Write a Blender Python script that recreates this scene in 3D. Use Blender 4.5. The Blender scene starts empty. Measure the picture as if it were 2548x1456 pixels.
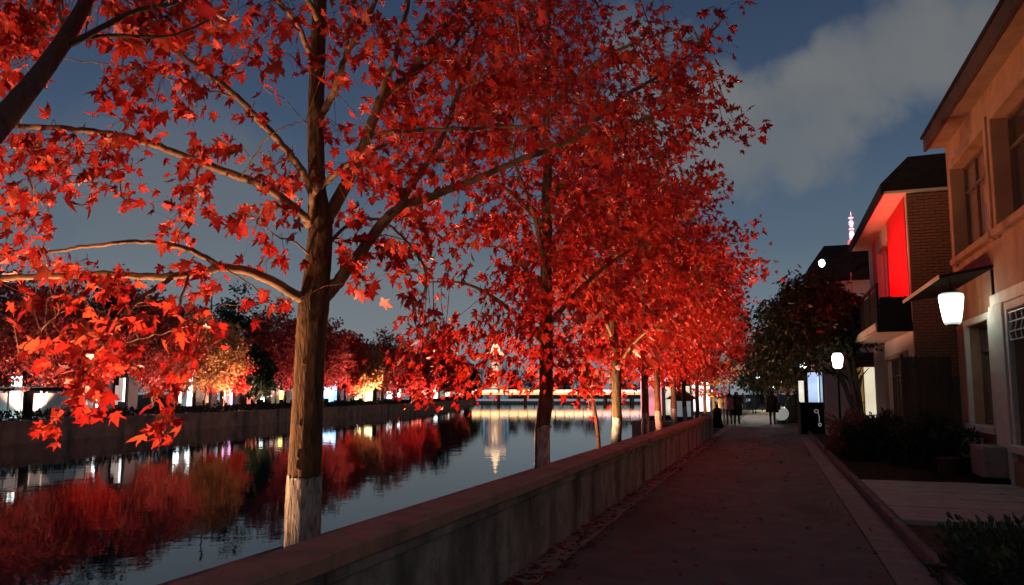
import bpy, bmesh, math, random
import numpy as np
from mathutils import Vector, Matrix, Euler

# ------------------------------------------------------------------ camera
F = 1900.0                       # focal length in pixels of a 2548 x 1456 view
PH = math.radians(6.2)           # pitch up
TH = math.radians(18.68)         # turned left of the street direction (+Y)
SY = (253 - F * math.tan(PH)) / 2548
scene = bpy.context.scene
col = scene.collection
cd = bpy.data.cameras.new('camera'); cam = bpy.data.objects.new('camera', cd); col.objects.link(cam)
cd.sensor_width = 36; cd.lens = 36 * F / 2548; cd.shift_y = SY; cd.clip_start = 0.05; cd.clip_end = 6000
cam.location = (0, 0, 1.6); cam.rotation_euler = (math.pi / 2 + PH, 0, TH)
scene.camera = cam

# ------------------------------------------------------------------ sky
SUN_EL, SUN_AZ = math.radians(-3.0), math.radians(150)
world = bpy.data.worlds.new('World'); scene.world = world; world.use_nodes = True
nt = world.node_tree; N = nt.nodes; L = nt.links; N.clear()
def nd(t, **k):
    n = N.new(t)
    for a, b in k.items(): setattr(n, a, b)
    return n
out = nd('ShaderNodeOutputWorld'); bg = nd('ShaderNodeBackground'); L.new(bg.outputs[0], out.inputs[0])
sky = nd('ShaderNodeTexSky', sky_type='NISHITA', sun_disc=False)
sky.sun_elevation = math.radians(6); sky.sun_rotation = SUN_AZ; sky.air_density = 1.3; sky.dust_density = 1.0; sky.ozone_density = 3.0
skm = nd('ShaderNodeVectorMath', operation='SCALE'); skm.inputs['Scale'].default_value = 0.010
L.new(sky.outputs[0], skm.inputs[0])
tc = nd('ShaderNodeTexCoord')
sep = nd('ShaderNodeSeparateXYZ'); L.new(tc.outputs['Generated'], sep.inputs[0])
# city glow in the night air: paler towards the horizon, all the way round
el = nd('ShaderNodeMapRange', clamp=True); el.inputs[1].default_value = 0.0; el.inputs[2].default_value = 0.52
L.new(sep.outputs[2], el.inputs[0])
glow = nd('ShaderNodeValToRGB'); L.new(el.outputs[0], glow.inputs[0])
cr = glow.color_ramp
cr.elements[0].position = 0.0; cr.elements[0].color = (0.205, 0.238, 0.270, 1)
cr.elements[1].position = 1.0; cr.elements[1].color = (0.018, 0.031, 0.072, 1)
e = cr.elements.new(0.36); e.color = (0.078, 0.113, 0.160, 1); e = cr.elements.new(0.62); e.color = (0.043, 0.068, 0.120, 1)
addc = nd('ShaderNodeVectorMath', operation='ADD'); L.new(skm.outputs[0], addc.inputs[0]); L.new(glow.outputs[0], addc.inputs[1])
# clouds lit from the city below: soft banks at fixed bearings, frayed by noise, plus thin broken cloud all round
nz = nd('ShaderNodeTexNoise'); nz.inputs['Scale'].default_value = 6.5; nz.inputs['Detail'].default_value = 6; nz.inputs['Roughness'].default_value = 0.55
L.new(tc.outputs['Generated'], nz.inputs['Vector'])
ctrn = nd('ShaderNodeVectorMath', operation='SUBTRACT'); L.new(nz.outputs['Color'], ctrn.inputs[0]); ctrn.inputs[1].default_value = (0.5, 0.5, 0.5)
wrp = nd('ShaderNodeVectorMath', operation='MULTIPLY_ADD'); L.new(ctrn.outputs[0], wrp.inputs[0]); wrp.inputs[1].default_value = (0.20, 0.20, 0.20); L.new(tc.outputs['Generated'], wrp.inputs[2])
nrmv = nd('ShaderNodeVectorMath', operation='NORMALIZE'); L.new(wrp.outputs[0], nrmv.inputs[0])
prev = None
for az, ele, rdeg, amp in ((10.5, 22.3, 3.6, 1.0), (13.5, 21.0, 3.8, 1.0), (7.0, 20.6, 3.4, 1.0), (4.2, 18.9, 3.6, 1.0), (0.6, 18.2, 3.4, 1.0), (-3.3, 18.4, 4.2, 1.0), (-8.0, 18.2, 4.6, 0.95), (-8.5, 24.6, 2.6, 0.7), (22.0, 22.0, 6.0, 0.9), (34.0, 27.0, 9.0, 0.9), (60.0, 34.0, 14.0, 0.9), (95.0, 26.0, 14.0, 0.8), (150.0, 34.0, 16.0, 0.9), (-60.0, 12.0, 9.0, 0.5), (-42.0, 11.0, 8.0, 0.5), (-27.0, 7.0, 7.0, 0.5), (-100.0, 30.0, 15.0, 0.8), (-150.0, 22.0, 14.0, 0.8)):
    a_ = math.radians(az); e_ = math.radians(ele); dv = (math.sin(a_) * math.cos(e_), math.cos(a_) * math.cos(e_), math.sin(e_))
    dp = nd('ShaderNodeVectorMath', operation='DOT_PRODUCT'); L.new(nrmv.outputs[0], dp.inputs[0]); dp.inputs[1].default_value = dv
    mr = nd('ShaderNodeMapRange', interpolation_type='SMOOTHSTEP'); L.new(dp.outputs['Value'], mr.inputs[0])
    mr.inputs[1].default_value = math.cos(math.radians(rdeg * 1.35)); mr.inputs[2].default_value = math.cos(math.radians(rdeg * 0.35)); mr.inputs[4].default_value = amp
    if prev is None: prev = mr.outputs[0]
    else:
        mm = nd('ShaderNodeMath', operation='MAXIMUM'); L.new(prev, mm.inputs[0]); L.new(mr.outputs[0], mm.inputs[1]); prev = mm.outputs[0]
ns = nd('ShaderNodeTexNoise'); ns.inputs['Scale'].default_value = 7.0; ns.inputs['Detail'].default_value = 6; L.new(tc.outputs['Generated'], ns.inputs['Vector'])
tex = nd('ShaderNodeMapRange'); tex.inputs[1].default_value = 0.25; tex.inputs[2].default_value = 0.7; tex.inputs[3].default_value = 0.5; tex.inputs[4].default_value = 0.95; L.new(ns.outputs[0], tex.inputs[0])
cmx = nd('ShaderNodeMath', operation='MULTIPLY'); L.new(prev, cmx.inputs[0]); L.new(tex.outputs[0], cmx.inputs[1])
mixc = nd('ShaderNodeMix', data_type='RGBA'); L.new(cmx.outputs[0], mixc.inputs['Factor']); L.new(addc.outputs[0], mixc.inputs['A'])
mixc.inputs['B'].default_value = (0.180, 0.186, 0.184, 1)
L.new(mixc.outputs['Result'], bg.inputs[0]); bg.inputs[1].default_value = 1.0
sd = bpy.data.lights.new('sun', 'SUN'); sd.energy = 0.02; sd.angle = math.radians(12); sd.color = (0.7, 0.8, 1.0)
so = bpy.data.objects.new('sun', sd); col.objects.link(so); so.rotation_euler = (math.radians(40), 0, math.radians(150))

scene.view_settings.view_transform = 'Standard'; scene.view_settings.look = 'None'
scene.view_settings.exposure = 0.0; scene.view_settings.gamma = 1.0; scene.view_settings.use_curve_mapping = False
scene.render.engine = 'CYCLES'
cy = scene.cycles
cy.use_denoising = True; cy.max_bounces = 4; cy.diffuse_bounces = 2; cy.glossy_bounces = 2; cy.transmission_bounces = 3
cy.caustics_reflective = False; cy.caustics_refractive = False; cy.sample_clamp_indirect = 3.0; cy.use_light_tree = True

# ------------------------------------------------------------------ helpers: pixels to points
Cc = np.array([0, 0, 1.6])
Rv = np.array([math.cos(TH), math.sin(TH), 0]); FH = np.array([-math.sin(TH), math.cos(TH), 0])
FWv = FH * math.cos(PH) + np.array([0, 0, math.sin(PH)]); UPv = -FH * math.sin(PH) + np.array([0, 0, math.cos(PH)])
def ray(x, y): return FWv * F + Rv * (x - 1274) + UPv * (728 + SY * 2548 - y)
def onX(x, y, X): r = ray(x, y); return Cc + r * (X / r[0])
def onY(x, y, Y): r = ray(x, y); return Cc + r * (Y / r[1])
def onZ(x, y, Z): r = ray(x, y); return Cc + r * ((Z - 1.6) / r[2])
def onD(x, y, D): r = ray(x, y); return Cc + r * (D / r.dot(FH))
def cw(xc, d, z=0.0): p = Rv * xc + FH * d; return np.array([p[0], p[1], z])

# ------------------------------------------------------------------ helpers: materials
def principled(name, color, rough=0.7, spec=0.3, metallic=0.0, var=0.25, scale=6.0, bump=0.0, bscale=40.0, stretch=(1, 1, 1), stain=None):
    m = bpy.data.materials.new(name); m.use_nodes = True
    t = m.node_tree; b = t.nodes['Principled BSDF']
    b.inputs['Roughness'].default_value = rough; b.inputs['Metallic'].default_value = metallic
    b.inputs['Specular IOR Level'].default_value = spec
    tcn = t.nodes.new('ShaderNodeTexCoord'); mpn = t.nodes.new('ShaderNodeMapping'); mpn.inputs['Scale'].default_value = stretch
    t.links.new(tcn.outputs['Object'], mpn.inputs[0])
    n = t.nodes.new('ShaderNodeTexNoise'); n.inputs['Scale'].default_value = scale; n.inputs['Detail'].default_value = 6; n.inputs['Roughness'].default_value = 0.62
    t.links.new(mpn.outputs[0], n.inputs['Vector'])
    r = t.nodes.new('ShaderNodeValToRGB'); t.links.new(n.outputs[0], r.inputs[0])
    c = np.array(color[:3])
    r.color_ramp.elements[0].position = 0.28; r.color_ramp.elements[1].position = 0.72
    r.color_ramp.elements[0].color = (*np.clip(c * (1 - var), 0, 1), 1); r.color_ramp.elements[1].color = (*np.clip(c * (1 + var), 0, 1), 1)
    last = r.outputs[0]
    if stain:
        n2 = t.nodes.new('ShaderNodeTexNoise'); n2.inputs['Scale'].default_value = stain[1]; n2.inputs['Detail'].default_value = 5
        m2 = t.nodes.new('ShaderNodeMapping'); m2.inputs['Scale'].default_value = stain[2]; t.links.new(tcn.outputs['Object'], m2.inputs[0]); t.links.new(m2.outputs[0], n2.inputs['Vector'])
        mr = t.nodes.new('ShaderNodeMapRange'); mr.inputs[1].default_value = stain[3]; mr.inputs[2].default_value = stain[3] + 0.2; t.links.new(n2.outputs[0], mr.inputs[0])
        mx = t.nodes.new('ShaderNodeMix'); mx.data_type = 'RGBA'; t.links.new(mr.outputs[0], mx.inputs['Factor']); t.links.new(last, mx.inputs['A']); mx.inputs['B'].default_value = (*stain[0], 1)
        last = mx.outputs['Result']
    t.links.new(last, b.inputs['Base Color'])
    if bump:
        n3 = t.nodes.new('ShaderNodeTexNoise'); n3.inputs['Scale'].default_value = bscale; n3.inputs['Detail'].default_value = 5
        t.links.new(mpn.outputs[0], n3.inputs['Vector'])
        bp = t.nodes.new('ShaderNodeBump'); bp.inputs['Strength'].default_value = bump; bp.inputs['Distance'].default_value = 0.02
        t.links.new(n3.outputs[0], bp.inputs['Height']); t.links.new(bp.outputs[0], b.inputs['Normal'])
    return m
def emitter(name, color, strength, base=(0.8, 0.8, 0.8), var=0.0, scale=3.0):
    m = bpy.data.materials.new(name); m.use_nodes = True
    t = m.node_tree; b = t.nodes['Principled BSDF']; b.inputs['Base Color'].default_value = (*base, 1)
    b.inputs['Emission Color'].default_value = (*color, 1); b.inputs['Emission Strength'].default_value = strength; b.inputs['Roughness'].default_value = 0.4
    if var:
        tcn = t.nodes.new('ShaderNodeTexCoord'); n = t.nodes.new('ShaderNodeTexNoise'); n.inputs['Scale'].default_value = scale; t.links.new(tcn.outputs['Object'], n.inputs['Vector'])
        mr = t.nodes.new('ShaderNodeMapRange'); mr.inputs[1].default_value = 0.3; mr.inputs[2].default_value = 0.7; mr.inputs[3].default_value = strength * (1 - var); mr.inputs[4].default_value = strength * (1 + var)
        t.links.new(n.outputs[0], mr.inputs[0]); t.links.new(mr.outputs[0], b.inputs['Emission Strength'])
    return m
def lamp_glass(name, color, mid, edge, half):
    m = emitter(name, color, mid); t = m.node_tree; b = t.nodes['Principled BSDF']
    tcn = t.nodes.new('ShaderNodeTexCoord'); sp_ = t.nodes.new('ShaderNodeSeparateXYZ'); t.links.new(tcn.outputs['Object'], sp_.inputs[0])
    ab = t.nodes.new('ShaderNodeMath'); ab.operation = 'ABSOLUTE'; t.links.new(sp_.outputs[2], ab.inputs[0])
    mr = t.nodes.new('ShaderNodeMapRange'); mr.interpolation_type = 'SMOOTHSTEP'; mr.inputs[1].default_value = 0; mr.inputs[2].default_value = half; mr.inputs[3].default_value = mid; mr.inputs[4].default_value = edge
    t.links.new(ab.outputs[0], mr.inputs[0]); t.links.new(mr.outputs[0], b.inputs['Emission Strength']); return m
def leafmat(name, cols, per_object=False, trans=0.42):
    m = bpy.data.materials.new(name); m.use_nodes = True
    t = m.node_tree; b = t.nodes['Principled BSDF']; o = t.nodes['Material Output']
    b.inputs['Roughness'].default_value = 0.42; b.inputs['Specular IOR Level'].default_value = 0.35
    if per_object:
        a = t.nodes.new('ShaderNodeObjectInfo'); a2 = t.nodes.new('ShaderNodeAttribute'); a2.attribute_name = 'tone'
        ad = t.nodes.new('ShaderNodeMath'); ad.use_clamp = True; t.links.new(a.outputs['Random'], ad.inputs[0]); t.links.new(a2.outputs['Fac'], ad.inputs[1]); src = ad.outputs[0]
    else:
        a = t.nodes.new('ShaderNodeAttribute'); a.attribute_name = 'tone'; src = a.outputs['Fac']
    r = t.nodes.new('ShaderNodeValToRGB'); t.links.new(src, r.inputs[0])
    els = r.color_ramp.elements
    els[0].position = 0; els[0].color = (*cols[0], 1); els[1].position = 1; els[1].color = (*cols[-1], 1)
    for i, c in enumerate(cols[1:-1]):
        q = els.new((i + 1) / (len(cols) - 1)); q.color = (*c, 1)
    t.links.new(r.outputs[0], b.inputs['Base Color'])
    tr = t.nodes.new('ShaderNodeBsdfTranslucent'); t.links.new(r.outputs[0], tr.inputs[0])
    mx = t.nodes.new('ShaderNodeMixShader'); mx.inputs[0].default_value = trans
    t.links.new(b.outputs[0], mx.inputs[1]); t.links.new(tr.outputs[0], mx.inputs[2]); t.links.new(mx.outputs[0], o.inputs[0])
    return m

RED = [(0.17, 0.007, 0.008), (0.38, 0.017, 0.013), (0.53, 0.032, 0.020), (0.61, 0.052, 0.030), (0.66, 0.100, 0.045)]
GOLD = [(0.28, 0.06, 0.025), (0.40, 0.14, 0.05), (0.48, 0.22, 0.09), (0.52, 0.30, 0.13)]
DRED = [(0.20, 0.016, 0.018), (0.30, 0.032, 0.028), (0.38, 0.06, 0.045), (0.44, 0.13, 0.07)]
M = {}
M['leaf'] = leafmat('maple_leaf_red', RED); M['leaf1'] = leafmat('maple_leaf_red_single', RED, True)
M['gold'] = leafmat('maple_leaf_gold', GOLD); M['dred'] = leafmat('maple_leaf_dark_red', DRED)
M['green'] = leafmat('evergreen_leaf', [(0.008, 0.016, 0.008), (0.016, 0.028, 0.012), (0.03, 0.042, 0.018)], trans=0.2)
M['hedge'] = leafmat('hedge_leaf', [(0.03, 0.046, 0.024), (0.06, 0.08, 0.034), (0.09, 0.10, 0.045)], trans=0.15)
M['russet'] = leafmat('russet_shrub_leaf', [(0.12, 0.055, 0.03), (0.22, 0.095, 0.045), (0.30, 0.13, 0.055)], trans=0.2)
M['hedge1'] = leafmat('hedge_leaf_single', [(0.035, 0.048, 0.024), (0.06, 0.075, 0.034), (0.085, 0.095, 0.04)], True, trans=0.15)
M['bark'] = principled('maple_bark', (0.095, 0.055, 0.028), 0.85, 0.2, var=0.65, scale=7, bump=1.0, bscale=16, stretch=(3, 3, 0.8), stain=((0.035, 0.022, 0.014), 5.0, (2.2, 2.2, 0.7), 0.55))
M['twig'] = principled('twig_bark', (0.22, 0.10, 0.06), 0.8, 0.2, var=0.3)
M['limb'] = principled('limb_bark', (0.175, 0.10, 0.052), 0.75, 0.25, var=0.4, scale=9, bump=0.4, bscale=25)
M['dbark'] = principled('dark_bark', (0.07, 0.05, 0.04), 0.9, 0.2, var=0.4, bump=0.5, bscale=18, stretch=(2, 2, .5))
M['lime'] = principled('whitewash', (0.33, 0.30, 0.27), 0.9, 0.1, var=0.5, scale=7, bump=1.0, bscale=18, stretch=(3, 3, 0.8), stain=((0.10, 0.075, 0.058), 13, (2.2, 2.2, 0.6), 0.50))
M['conc'] = principled('parapet_concrete', (0.31, 0.265, 0.21), 0.9, 0.15, var=0.4, scale=4.5, bump=0.7, bscale=22, stain=((0.085, 0.068, 0.055), 2.2, (1.0, 0.8, 0.22), 0.46))
M['cap'] = principled('coping_stone', (0.36, 0.20, 0.13), 0.8, 0.2, var=0.25, scale=4, bump=0.35, bscale=60, stain=((0.12, 0.09, 0.08), 2.2, (1, 1, 1), 0.58))
M['asph'] = principled('asphalt', (0.175, 0.142, 0.115), 0.85, 0.25, var=0.25, scale=2.3, bump=0.9, bscale=110, stain=((0.095, 0.077, 0.062), 0.7, (1, 0.35, 1), 0.50))
M['paver'] = principled('border_paver', (0.27, 0.215, 0.17), 0.85, 0.2, var=0.25, scale=3, bump=0.5, bscale=50)
M['kerb'] = principled('kerb_stone', (0.17, 0.12, 0.10), 0.85, 0.2, var=0.3, scale=4, bump=0.4, bscale=50)
M['soil'] = principled('soil', (0.085, 0.055, 0.04), 0.95, 0.1, var=0.5, scale=8, bump=1.0, bscale=35)
M['ground'] = principled('ground_earth', (0.05, 0.045, 0.038), 0.95, 0.1, var=0.4, scale=0.4, bump=0.5, bscale=8)
M['court'] = principled('forecourt_stone', (0.36, 0.33, 0.27), 0.85, 0.2, var=0.2, scale=3, bump=0.4, bscale=40)
M['bank'] = principled('embankment_stone', (0.36, 0.165, 0.115), 0.9, 0.15, var=0.35, scale=0.9, bump=0.5, bscale=10, stain=((0.09, 0.07, 0.065), 0.8, (1, 1, 0.4), 0.5))
M['stucco'] = principled('stucco', (0.32, 0.185, 0.115), 0.92, 0.1, var=0.2, scale=2.2, bump=0.6, bscale=70, stain=((0.18, 0.10, 0.062), 1.3, (1, 1, 0.35), 0.50))
M['trim'] = principled('grey_trim', (0.50, 0.46, 0.38), 0.8, 0.2, var=0.15, scale=4, bump=0.3, bscale=50)
M['soffit'] = principled('soffit_board', (0.20, 0.13, 0.09), 0.85, 0.15, var=0.2, scale=3)
M['black'] = principled('black_metal', (0.012, 0.012, 0.013), 0.85, 0.12, var=0.3)
M['roof'] = principled('black_roof_felt', (0.014, 0.013, 0.014), 0.9, 0.15, var=0.4, scale=9)
M['brick'] = principled('brown_brick', (0.25, 0.115, 0.068), 0.9, 0.15, var=0.3, scale=5, bump=0.5, bscale=60)
M['mortar'] = principled('mortar', (0.10, 0.07, 0.055), 0.95, 0.1, var=0.3)
M['wood'] = principled('dark_timber', (0.055, 0.034, 0.026), 0.8, 0.2, var=0.45, scale=6, bump=0.5, bscale=20, stretch=(4, 4, 0.4))
M['frame'] = principled('window_frame_wood', (0.10, 0.055, 0.04), 0.6, 0.3, var=0.3)
M['white'] = principled('white_paint', (0.62, 0.63, 0.62), 0.6, 0.3, var=0.12, scale=3)
M['plaster'] = principled('white_plaster', (0.52, 0.45, 0.39), 0.9, 0.1, var=0.06, scale=3)
M['iron'] = principled('white_iron', (0.66, 0.64, 0.6), 0.5, 0.3, var=0.2)
M['curtain'] = principled('red_curtain', (0.35, 0.02, 0.02), 0.9, 0.1, var=0.3)
M['panel'] = principled('hoarding_panel', (0.52, 0.58, 0.57), 0.7, 0.2, var=0.18, scale=0.8)
M['tent'] = principled('dark_canvas', (0.03, 0.028, 0.03), 0.9, 0.1, var=0.3)
M['ac'] = principled('grey_cabinet', (0.24, 0.20, 0.17), 0.6, 0.3, var=0.2)
M['cloth'] = principled('brown_cover', (0.09, 0.055, 0.045), 0.95, 0.1, var=0.35, bump=0.5, bscale=12)
M['redp'] = principled('red_lacquer_panel', (0.62, 0.012, 0.014), 0.7, 0.2, var=0.08, scale=1.5)
def glassmat(name, c, rough=0.06):
    m = principled(name, c, rough, 0.9, var=0.1, scale=1.2); m.node_tree.nodes['Principled BSDF'].inputs['IOR'].default_value = 1.6; return m
M['glass'] = glassmat('dark_window_glass', (0.03, 0.027, 0.027)); M['glassw'] = glassmat('curtained_window_glass', (0.20, 0.12, 0.085), 0.10)
# water
wm = bpy.data.materials.new('river_water'); wm.use_nodes = True; M['water'] = wm
t = wm.node_tree; b = t.nodes['Principled BSDF']
b.inputs['Base Color'].default_value = (0.010, 0.014, 0.018, 1); b.inputs['Roughness'].default_value = 0.02; b.inputs['IOR'].default_value = 2.0
geo = t.nodes.new('ShaderNodeNewGeometry')
nA = t.nodes.new('ShaderNodeTexNoise'); nA.inputs['Scale'].default_value = 0.9; nA.inputs['Detail'].default_value = 3; t.links.new(geo.outputs['Position'], nA.inputs['Vector'])
nB = t.nodes.new('ShaderNodeTexNoise'); nB.inputs['Scale'].default_value = 5.0; nB.inputs['Detail'].default_value = 2; t.links.new(geo.outputs['Position'], nB.inputs['Vector'])
bp = t.nodes.new('ShaderNodeBump'); bp.inputs['Strength'].default_value = 0.09; bp.inputs['Distance'].default_value = 0.05; t.links.new(nA.outputs[0], bp.inputs['Height'])
bp2 = t.nodes.new('ShaderNodeBump'); bp2.inputs['Strength'].default_value = 0.10; bp2.inputs['Distance'].default_value = 0.01; t.links.new(nB.outputs[0], bp2.inputs['Height']); t.links.new(bp.outputs[0], bp2.inputs['Normal'])
t.links.new(bp2.outputs[0], b.inputs['Normal'])

# ------------------------------------------------------------------ helpers: objects
ORG = {}
def tag(o, label=None, cat=None, group=None, kind=None):
    if label: o['label'] = label
    if cat: o['category'] = cat
    if group: o['group'] = group
    if kind: o['kind'] = kind
    return o
def thing(name, loc, label, cat, group=None):
    o = bpy.data.objects.new(name, None); col.objects.link(o); o.location = [float(v) for v in loc]
    o.empty_display_size = 0.2
    ORG[o] = np.array(loc, float); return tag(o, label, cat, group)
def link(name, me, mat, parent=None, smooth=False, kind=None):
    o = bpy.data.objects.new(name, me); col.objects.link(o)
    if mat is not None and not me.materials: me.materials.append(mat)
    if parent is not None:
        o.parent = parent; ORG[o] = ORG[parent]
    else: ORG[o] = np.zeros(3)
    if smooth: me.polygons.foreach_set('use_smooth', np.ones(len(me.polygons), bool))
    if kind: o['kind'] = kind
    return o
def mesh_np(name, V, T, tone=None):
    me = bpy.data.meshes.new(name); V = np.ascontiguousarray(V, np.float32); T = np.ascontiguousarray(T, np.int32)
    me.vertices.add(len(V)); me.vertices.foreach_set('co', V.ravel())
    k = T.shape[1]; me.loops.add(T.size); me.loops.foreach_set('vertex_index', T.ravel())
    me.polygons.add(len(T)); me.polygons.foreach_set('loop_start', np.arange(0, T.size, k, dtype=np.int32))
    me.polygons.foreach_set('loop_total', np.full(len(T), k, np.int32))
    if tone is not None:
        a = me.attributes.new('tone', 'FLOAT', 'POINT'); a.data.foreach_set('value', np.ascontiguousarray(tone, np.float32))
    me.update(); me.validate(); return me
class MB:
    def __init__(s): s.v = []; s.f = []
    def add(s, V, Fc):
        k = len(s.v); s.v += [tuple(float(c) for c in p) for p in V]; s.f += [tuple(i + k for i in f) for f in Fc]; return s
    def box(s, a, b):
        x0, y0, z0 = (min(a[i], b[i]) for i in range(3)); x1, y1, z1 = (max(a[i], b[i]) for i in range(3))
        return s.add([(x0, y0, z0), (x1, y0, z0), (x1, y1, z0), (x0, y1, z0), (x0, y0, z1), (x1, y0, z1), (x1, y1, z1), (x0, y1, z1)],
                     [(0, 3, 2, 1), (4, 5, 6, 7), (0, 1, 5, 4), (1, 2, 6, 5), (2, 3, 7, 6), (3, 0, 4, 7)])
    def obox(s, c, u, w, hu, hw, z0, z1):   # box turned about z: unit axes u (along), w (across)
        c = np.array(c, float); P = []
        for z in (z0, z1):
            for a, b_ in ((-1, -1), (1, -1), (1, 1), (-1, 1)):
                p = c + u * hu * a + w * hw * b_; P.append((p[0], p[1], z))
        return s.add(P, [(0, 3, 2, 1), (4, 5, 6, 7), (0, 1, 5, 4), (1, 2, 6, 5), (2, 3, 7, 6), (3, 0, 4, 7)])
    def prism(s, poly, axis, a, b):         # poly in the two other axes, extruded along axis
        n = len(poly); P = []
        for c in (a, b):
            for p in poly:
                q = list(p); q.insert(axis, c); P.append(q)
        return s.add(P, [tuple(range(n))[::-1], tuple(range(n, 2 * n))] + [(i, (i + 1) % n, n + (i + 1) % n, n + i) for i in range(n)])
    def tube(s, pts, rad, n=8, cap=True):
        V, Fc = tube_np(pts, rad, n); s.add(V, [tuple(f) for f in Fc])
        return s
    def lathe(s, c, prof, n=16, sx=1.0, sy=1.0):
        V = []; Fc = []
        for r, z in prof:
            for k in range(n):
                a = 2 * math.pi * k / n; V.append((c[0] + r * sx * math.cos(a), c[1] + r * sy * math.sin(a), c[2] + z))
        for i in range(len(prof) - 1):
            for k in range(n): Fc.append((i * n + k, i * n + (k + 1) % n, (i + 1) * n + (k + 1) % n, (i + 1) * n + k))
        Fc.append(tuple(range(n))[::-1]); m = (len(prof) - 1) * n; Fc.append(tuple(range(m, m + n)))
        return s.add(V, Fc)
    def build(s, name, mat, parent=None, smooth=False, bevel=0, kind=None):
        off = ORG[parent] if parent is not None else np.zeros(3)
        me = bpy.data.meshes.new(name); me.from_pydata([tuple(np.array(p) - off) for p in s.v], [], s.f); me.update()
        if bevel:
            bm = bmesh.new(); bm.from_mesh(me); bmesh.ops.bevel(bm, geom=bm.edges[:], offset=bevel, segments=1, affect='EDGES'); bm.to_mesh(me); bm.free()
        return link(name, me, mat, parent, smooth, kind)
def tube_np(pts, rad, n=8, jit=None):
    P = np.array(pts, float); R_ = np.array(rad, float); m = len(P)
    T = np.gradient(P, axis=0); T /= np.linalg.norm(T, axis=1)[:, None] + 1e-9
    ref = np.array([0.31, 0.87, 0.38]) if abs(T[0][2]) > 0.6 else np.array([0, 0, 1.0])
    V = np.zeros((m * n, 3)); a = np.arange(n) * 2 * math.pi / n
    u = np.cross(T[0], ref); u /= np.linalg.norm(u)
    for i in range(m):
        u = u - T[i] * u.dot(T[i]); u /= np.linalg.norm(u) + 1e-9; w = np.cross(T[i], u)
        rr = R_[i] * (1 if jit is None else jit[i])
        V[i * n:(i + 1) * n] = P[i] + (np.cos(a)[:, None] * u + np.sin(a)[:, None] * w) * np.reshape(rr, (-1, 1))
    Fc = []
    for i in range(m - 1):
        for k in range(n): Fc.append((i * n + k, i * n + (k + 1) % n, (i + 1) * n + (k + 1) % n, (i + 1) * n + k))
    return V, Fc
def smooth_path(pts, k=6):
    P = np.array(pts, float); out_ = []
    for i in range(len(P) - 1):
        p0 = P[max(i - 1, 0)]; p1 = P[i]; p2 = P[i + 1]; p3 = P[min(i + 2, len(P) - 1)]
        for s in range(k):
            t_ = s / k
            out_.append(0.5 * ((2 * p1) + (-p0 + p2) * t_ + (2 * p0 - 5 * p1 + 4 * p2 - p3) * t_ ** 2 + (-p0 + 3 * p1 - 3 * p2 + p3) * t_ ** 3))
    out_.append(P[-1]); return np.array(out_)
def sticks(A, B, ra, rb):                    # many thin three-sided twigs at once
    A = np.asarray(A, float); B = np.asarray(B, float); n = len(A); D = B - A; D /= np.linalg.norm(D, axis=1)[:, None] + 1e-9
    ref = np.where(np.abs(D[:, 2:3]) > 0.8, np.array([[1.0, 0, 0]]), np.array([[0, 0, 1.0]]))
    u = np.cross(D, ref); u /= np.linalg.norm(u, axis=1)[:, None] + 1e-9; w = np.cross(D, u)
    V = np.zeros((n, 6, 3))
    for k in range(3):
        c, s_ = math.cos(k * 2.094), math.sin(k * 2.094); d = u * c + w * s_
        V[:, k] = A + d * ra; V[:, 3 + k] = B + d * rb
    base = (np.arange(n) * 6)[:, None, None]
    Fc = base + np.array([[0, 1, 4, 3], [1, 2, 5, 4], [2, 0, 3, 5]])[None]
    return V.reshape(-1, 3), Fc.reshape(-1, 4)

# ------------------------------------------------------------------ leaves
def maple(detail):
    h = {2: [(0.03, 0.0), (0.20, -0.10), (0.30, 0.00), (0.47, -0.02), (0.36, 0.13), (0.24, 0.20), (0.40, 0.30), (0.42, 0.40), (0.60, 0.56), (0.38, 0.52), (0.20, 0.42), (0.22, 0.60), (0.13, 0.74)],
         1: [(0.03, 0.0), (0.24, -0.08), (0.46, 0.0), (0.24, 0.20), (0.56, 0.54), (0.19, 0.44), (0.14, 0.72)],
         0: [(0.10, -0.05), (0.52, 0.30), (0.2, 0.42)]}[detail]
    tip = [(0, 1.0)]
    o = h + tip + [(-x, y) for x, y in h[::-1]]
    V = [(0, 0.27, 0.0)] + [(x, y, -0.30 * (x * x * 1.1 + max(0, y - 0.3) ** 2 * 0.55) - 0.02) for x, y in o]
    V[0] = (0, 0.27, 0.03)
    n = len(o); T = [(0, i + 1, (i + 1) % n + 1) for i in range(n)]
    return np.array(V, float), np.array(T)
def oval():
    V = np.array([(0, 0, 0), (0.22, 0.3, 0.05), (0.2, 0.65, 0.03), (0, 1, -0.05), (-0.2, 0.65, 0.03), (-0.22, 0.3, 0.05)], float)
    return V, np.array([(0, 1, 2), (0, 2, 3), (0, 3, 4), (0, 4, 5)])
def frames(n, rng, outward, droop=0.7, spread=0.6):
    t_ = outward * 0.55 + np.array([0, 0, -droop]) + rng.normal(size=(n, 3)) * spread
    t_ /= np.linalg.norm(t_, axis=1)[:, None] + 1e-9
    q = rng.normal(size=(n, 3)) + np.array([0, 0, 0.5]); r = np.cross(t_, q); r /= np.linalg.norm(r, axis=1)[:, None] + 1e-9
    return r, t_, np.cross(r, t_)
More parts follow.
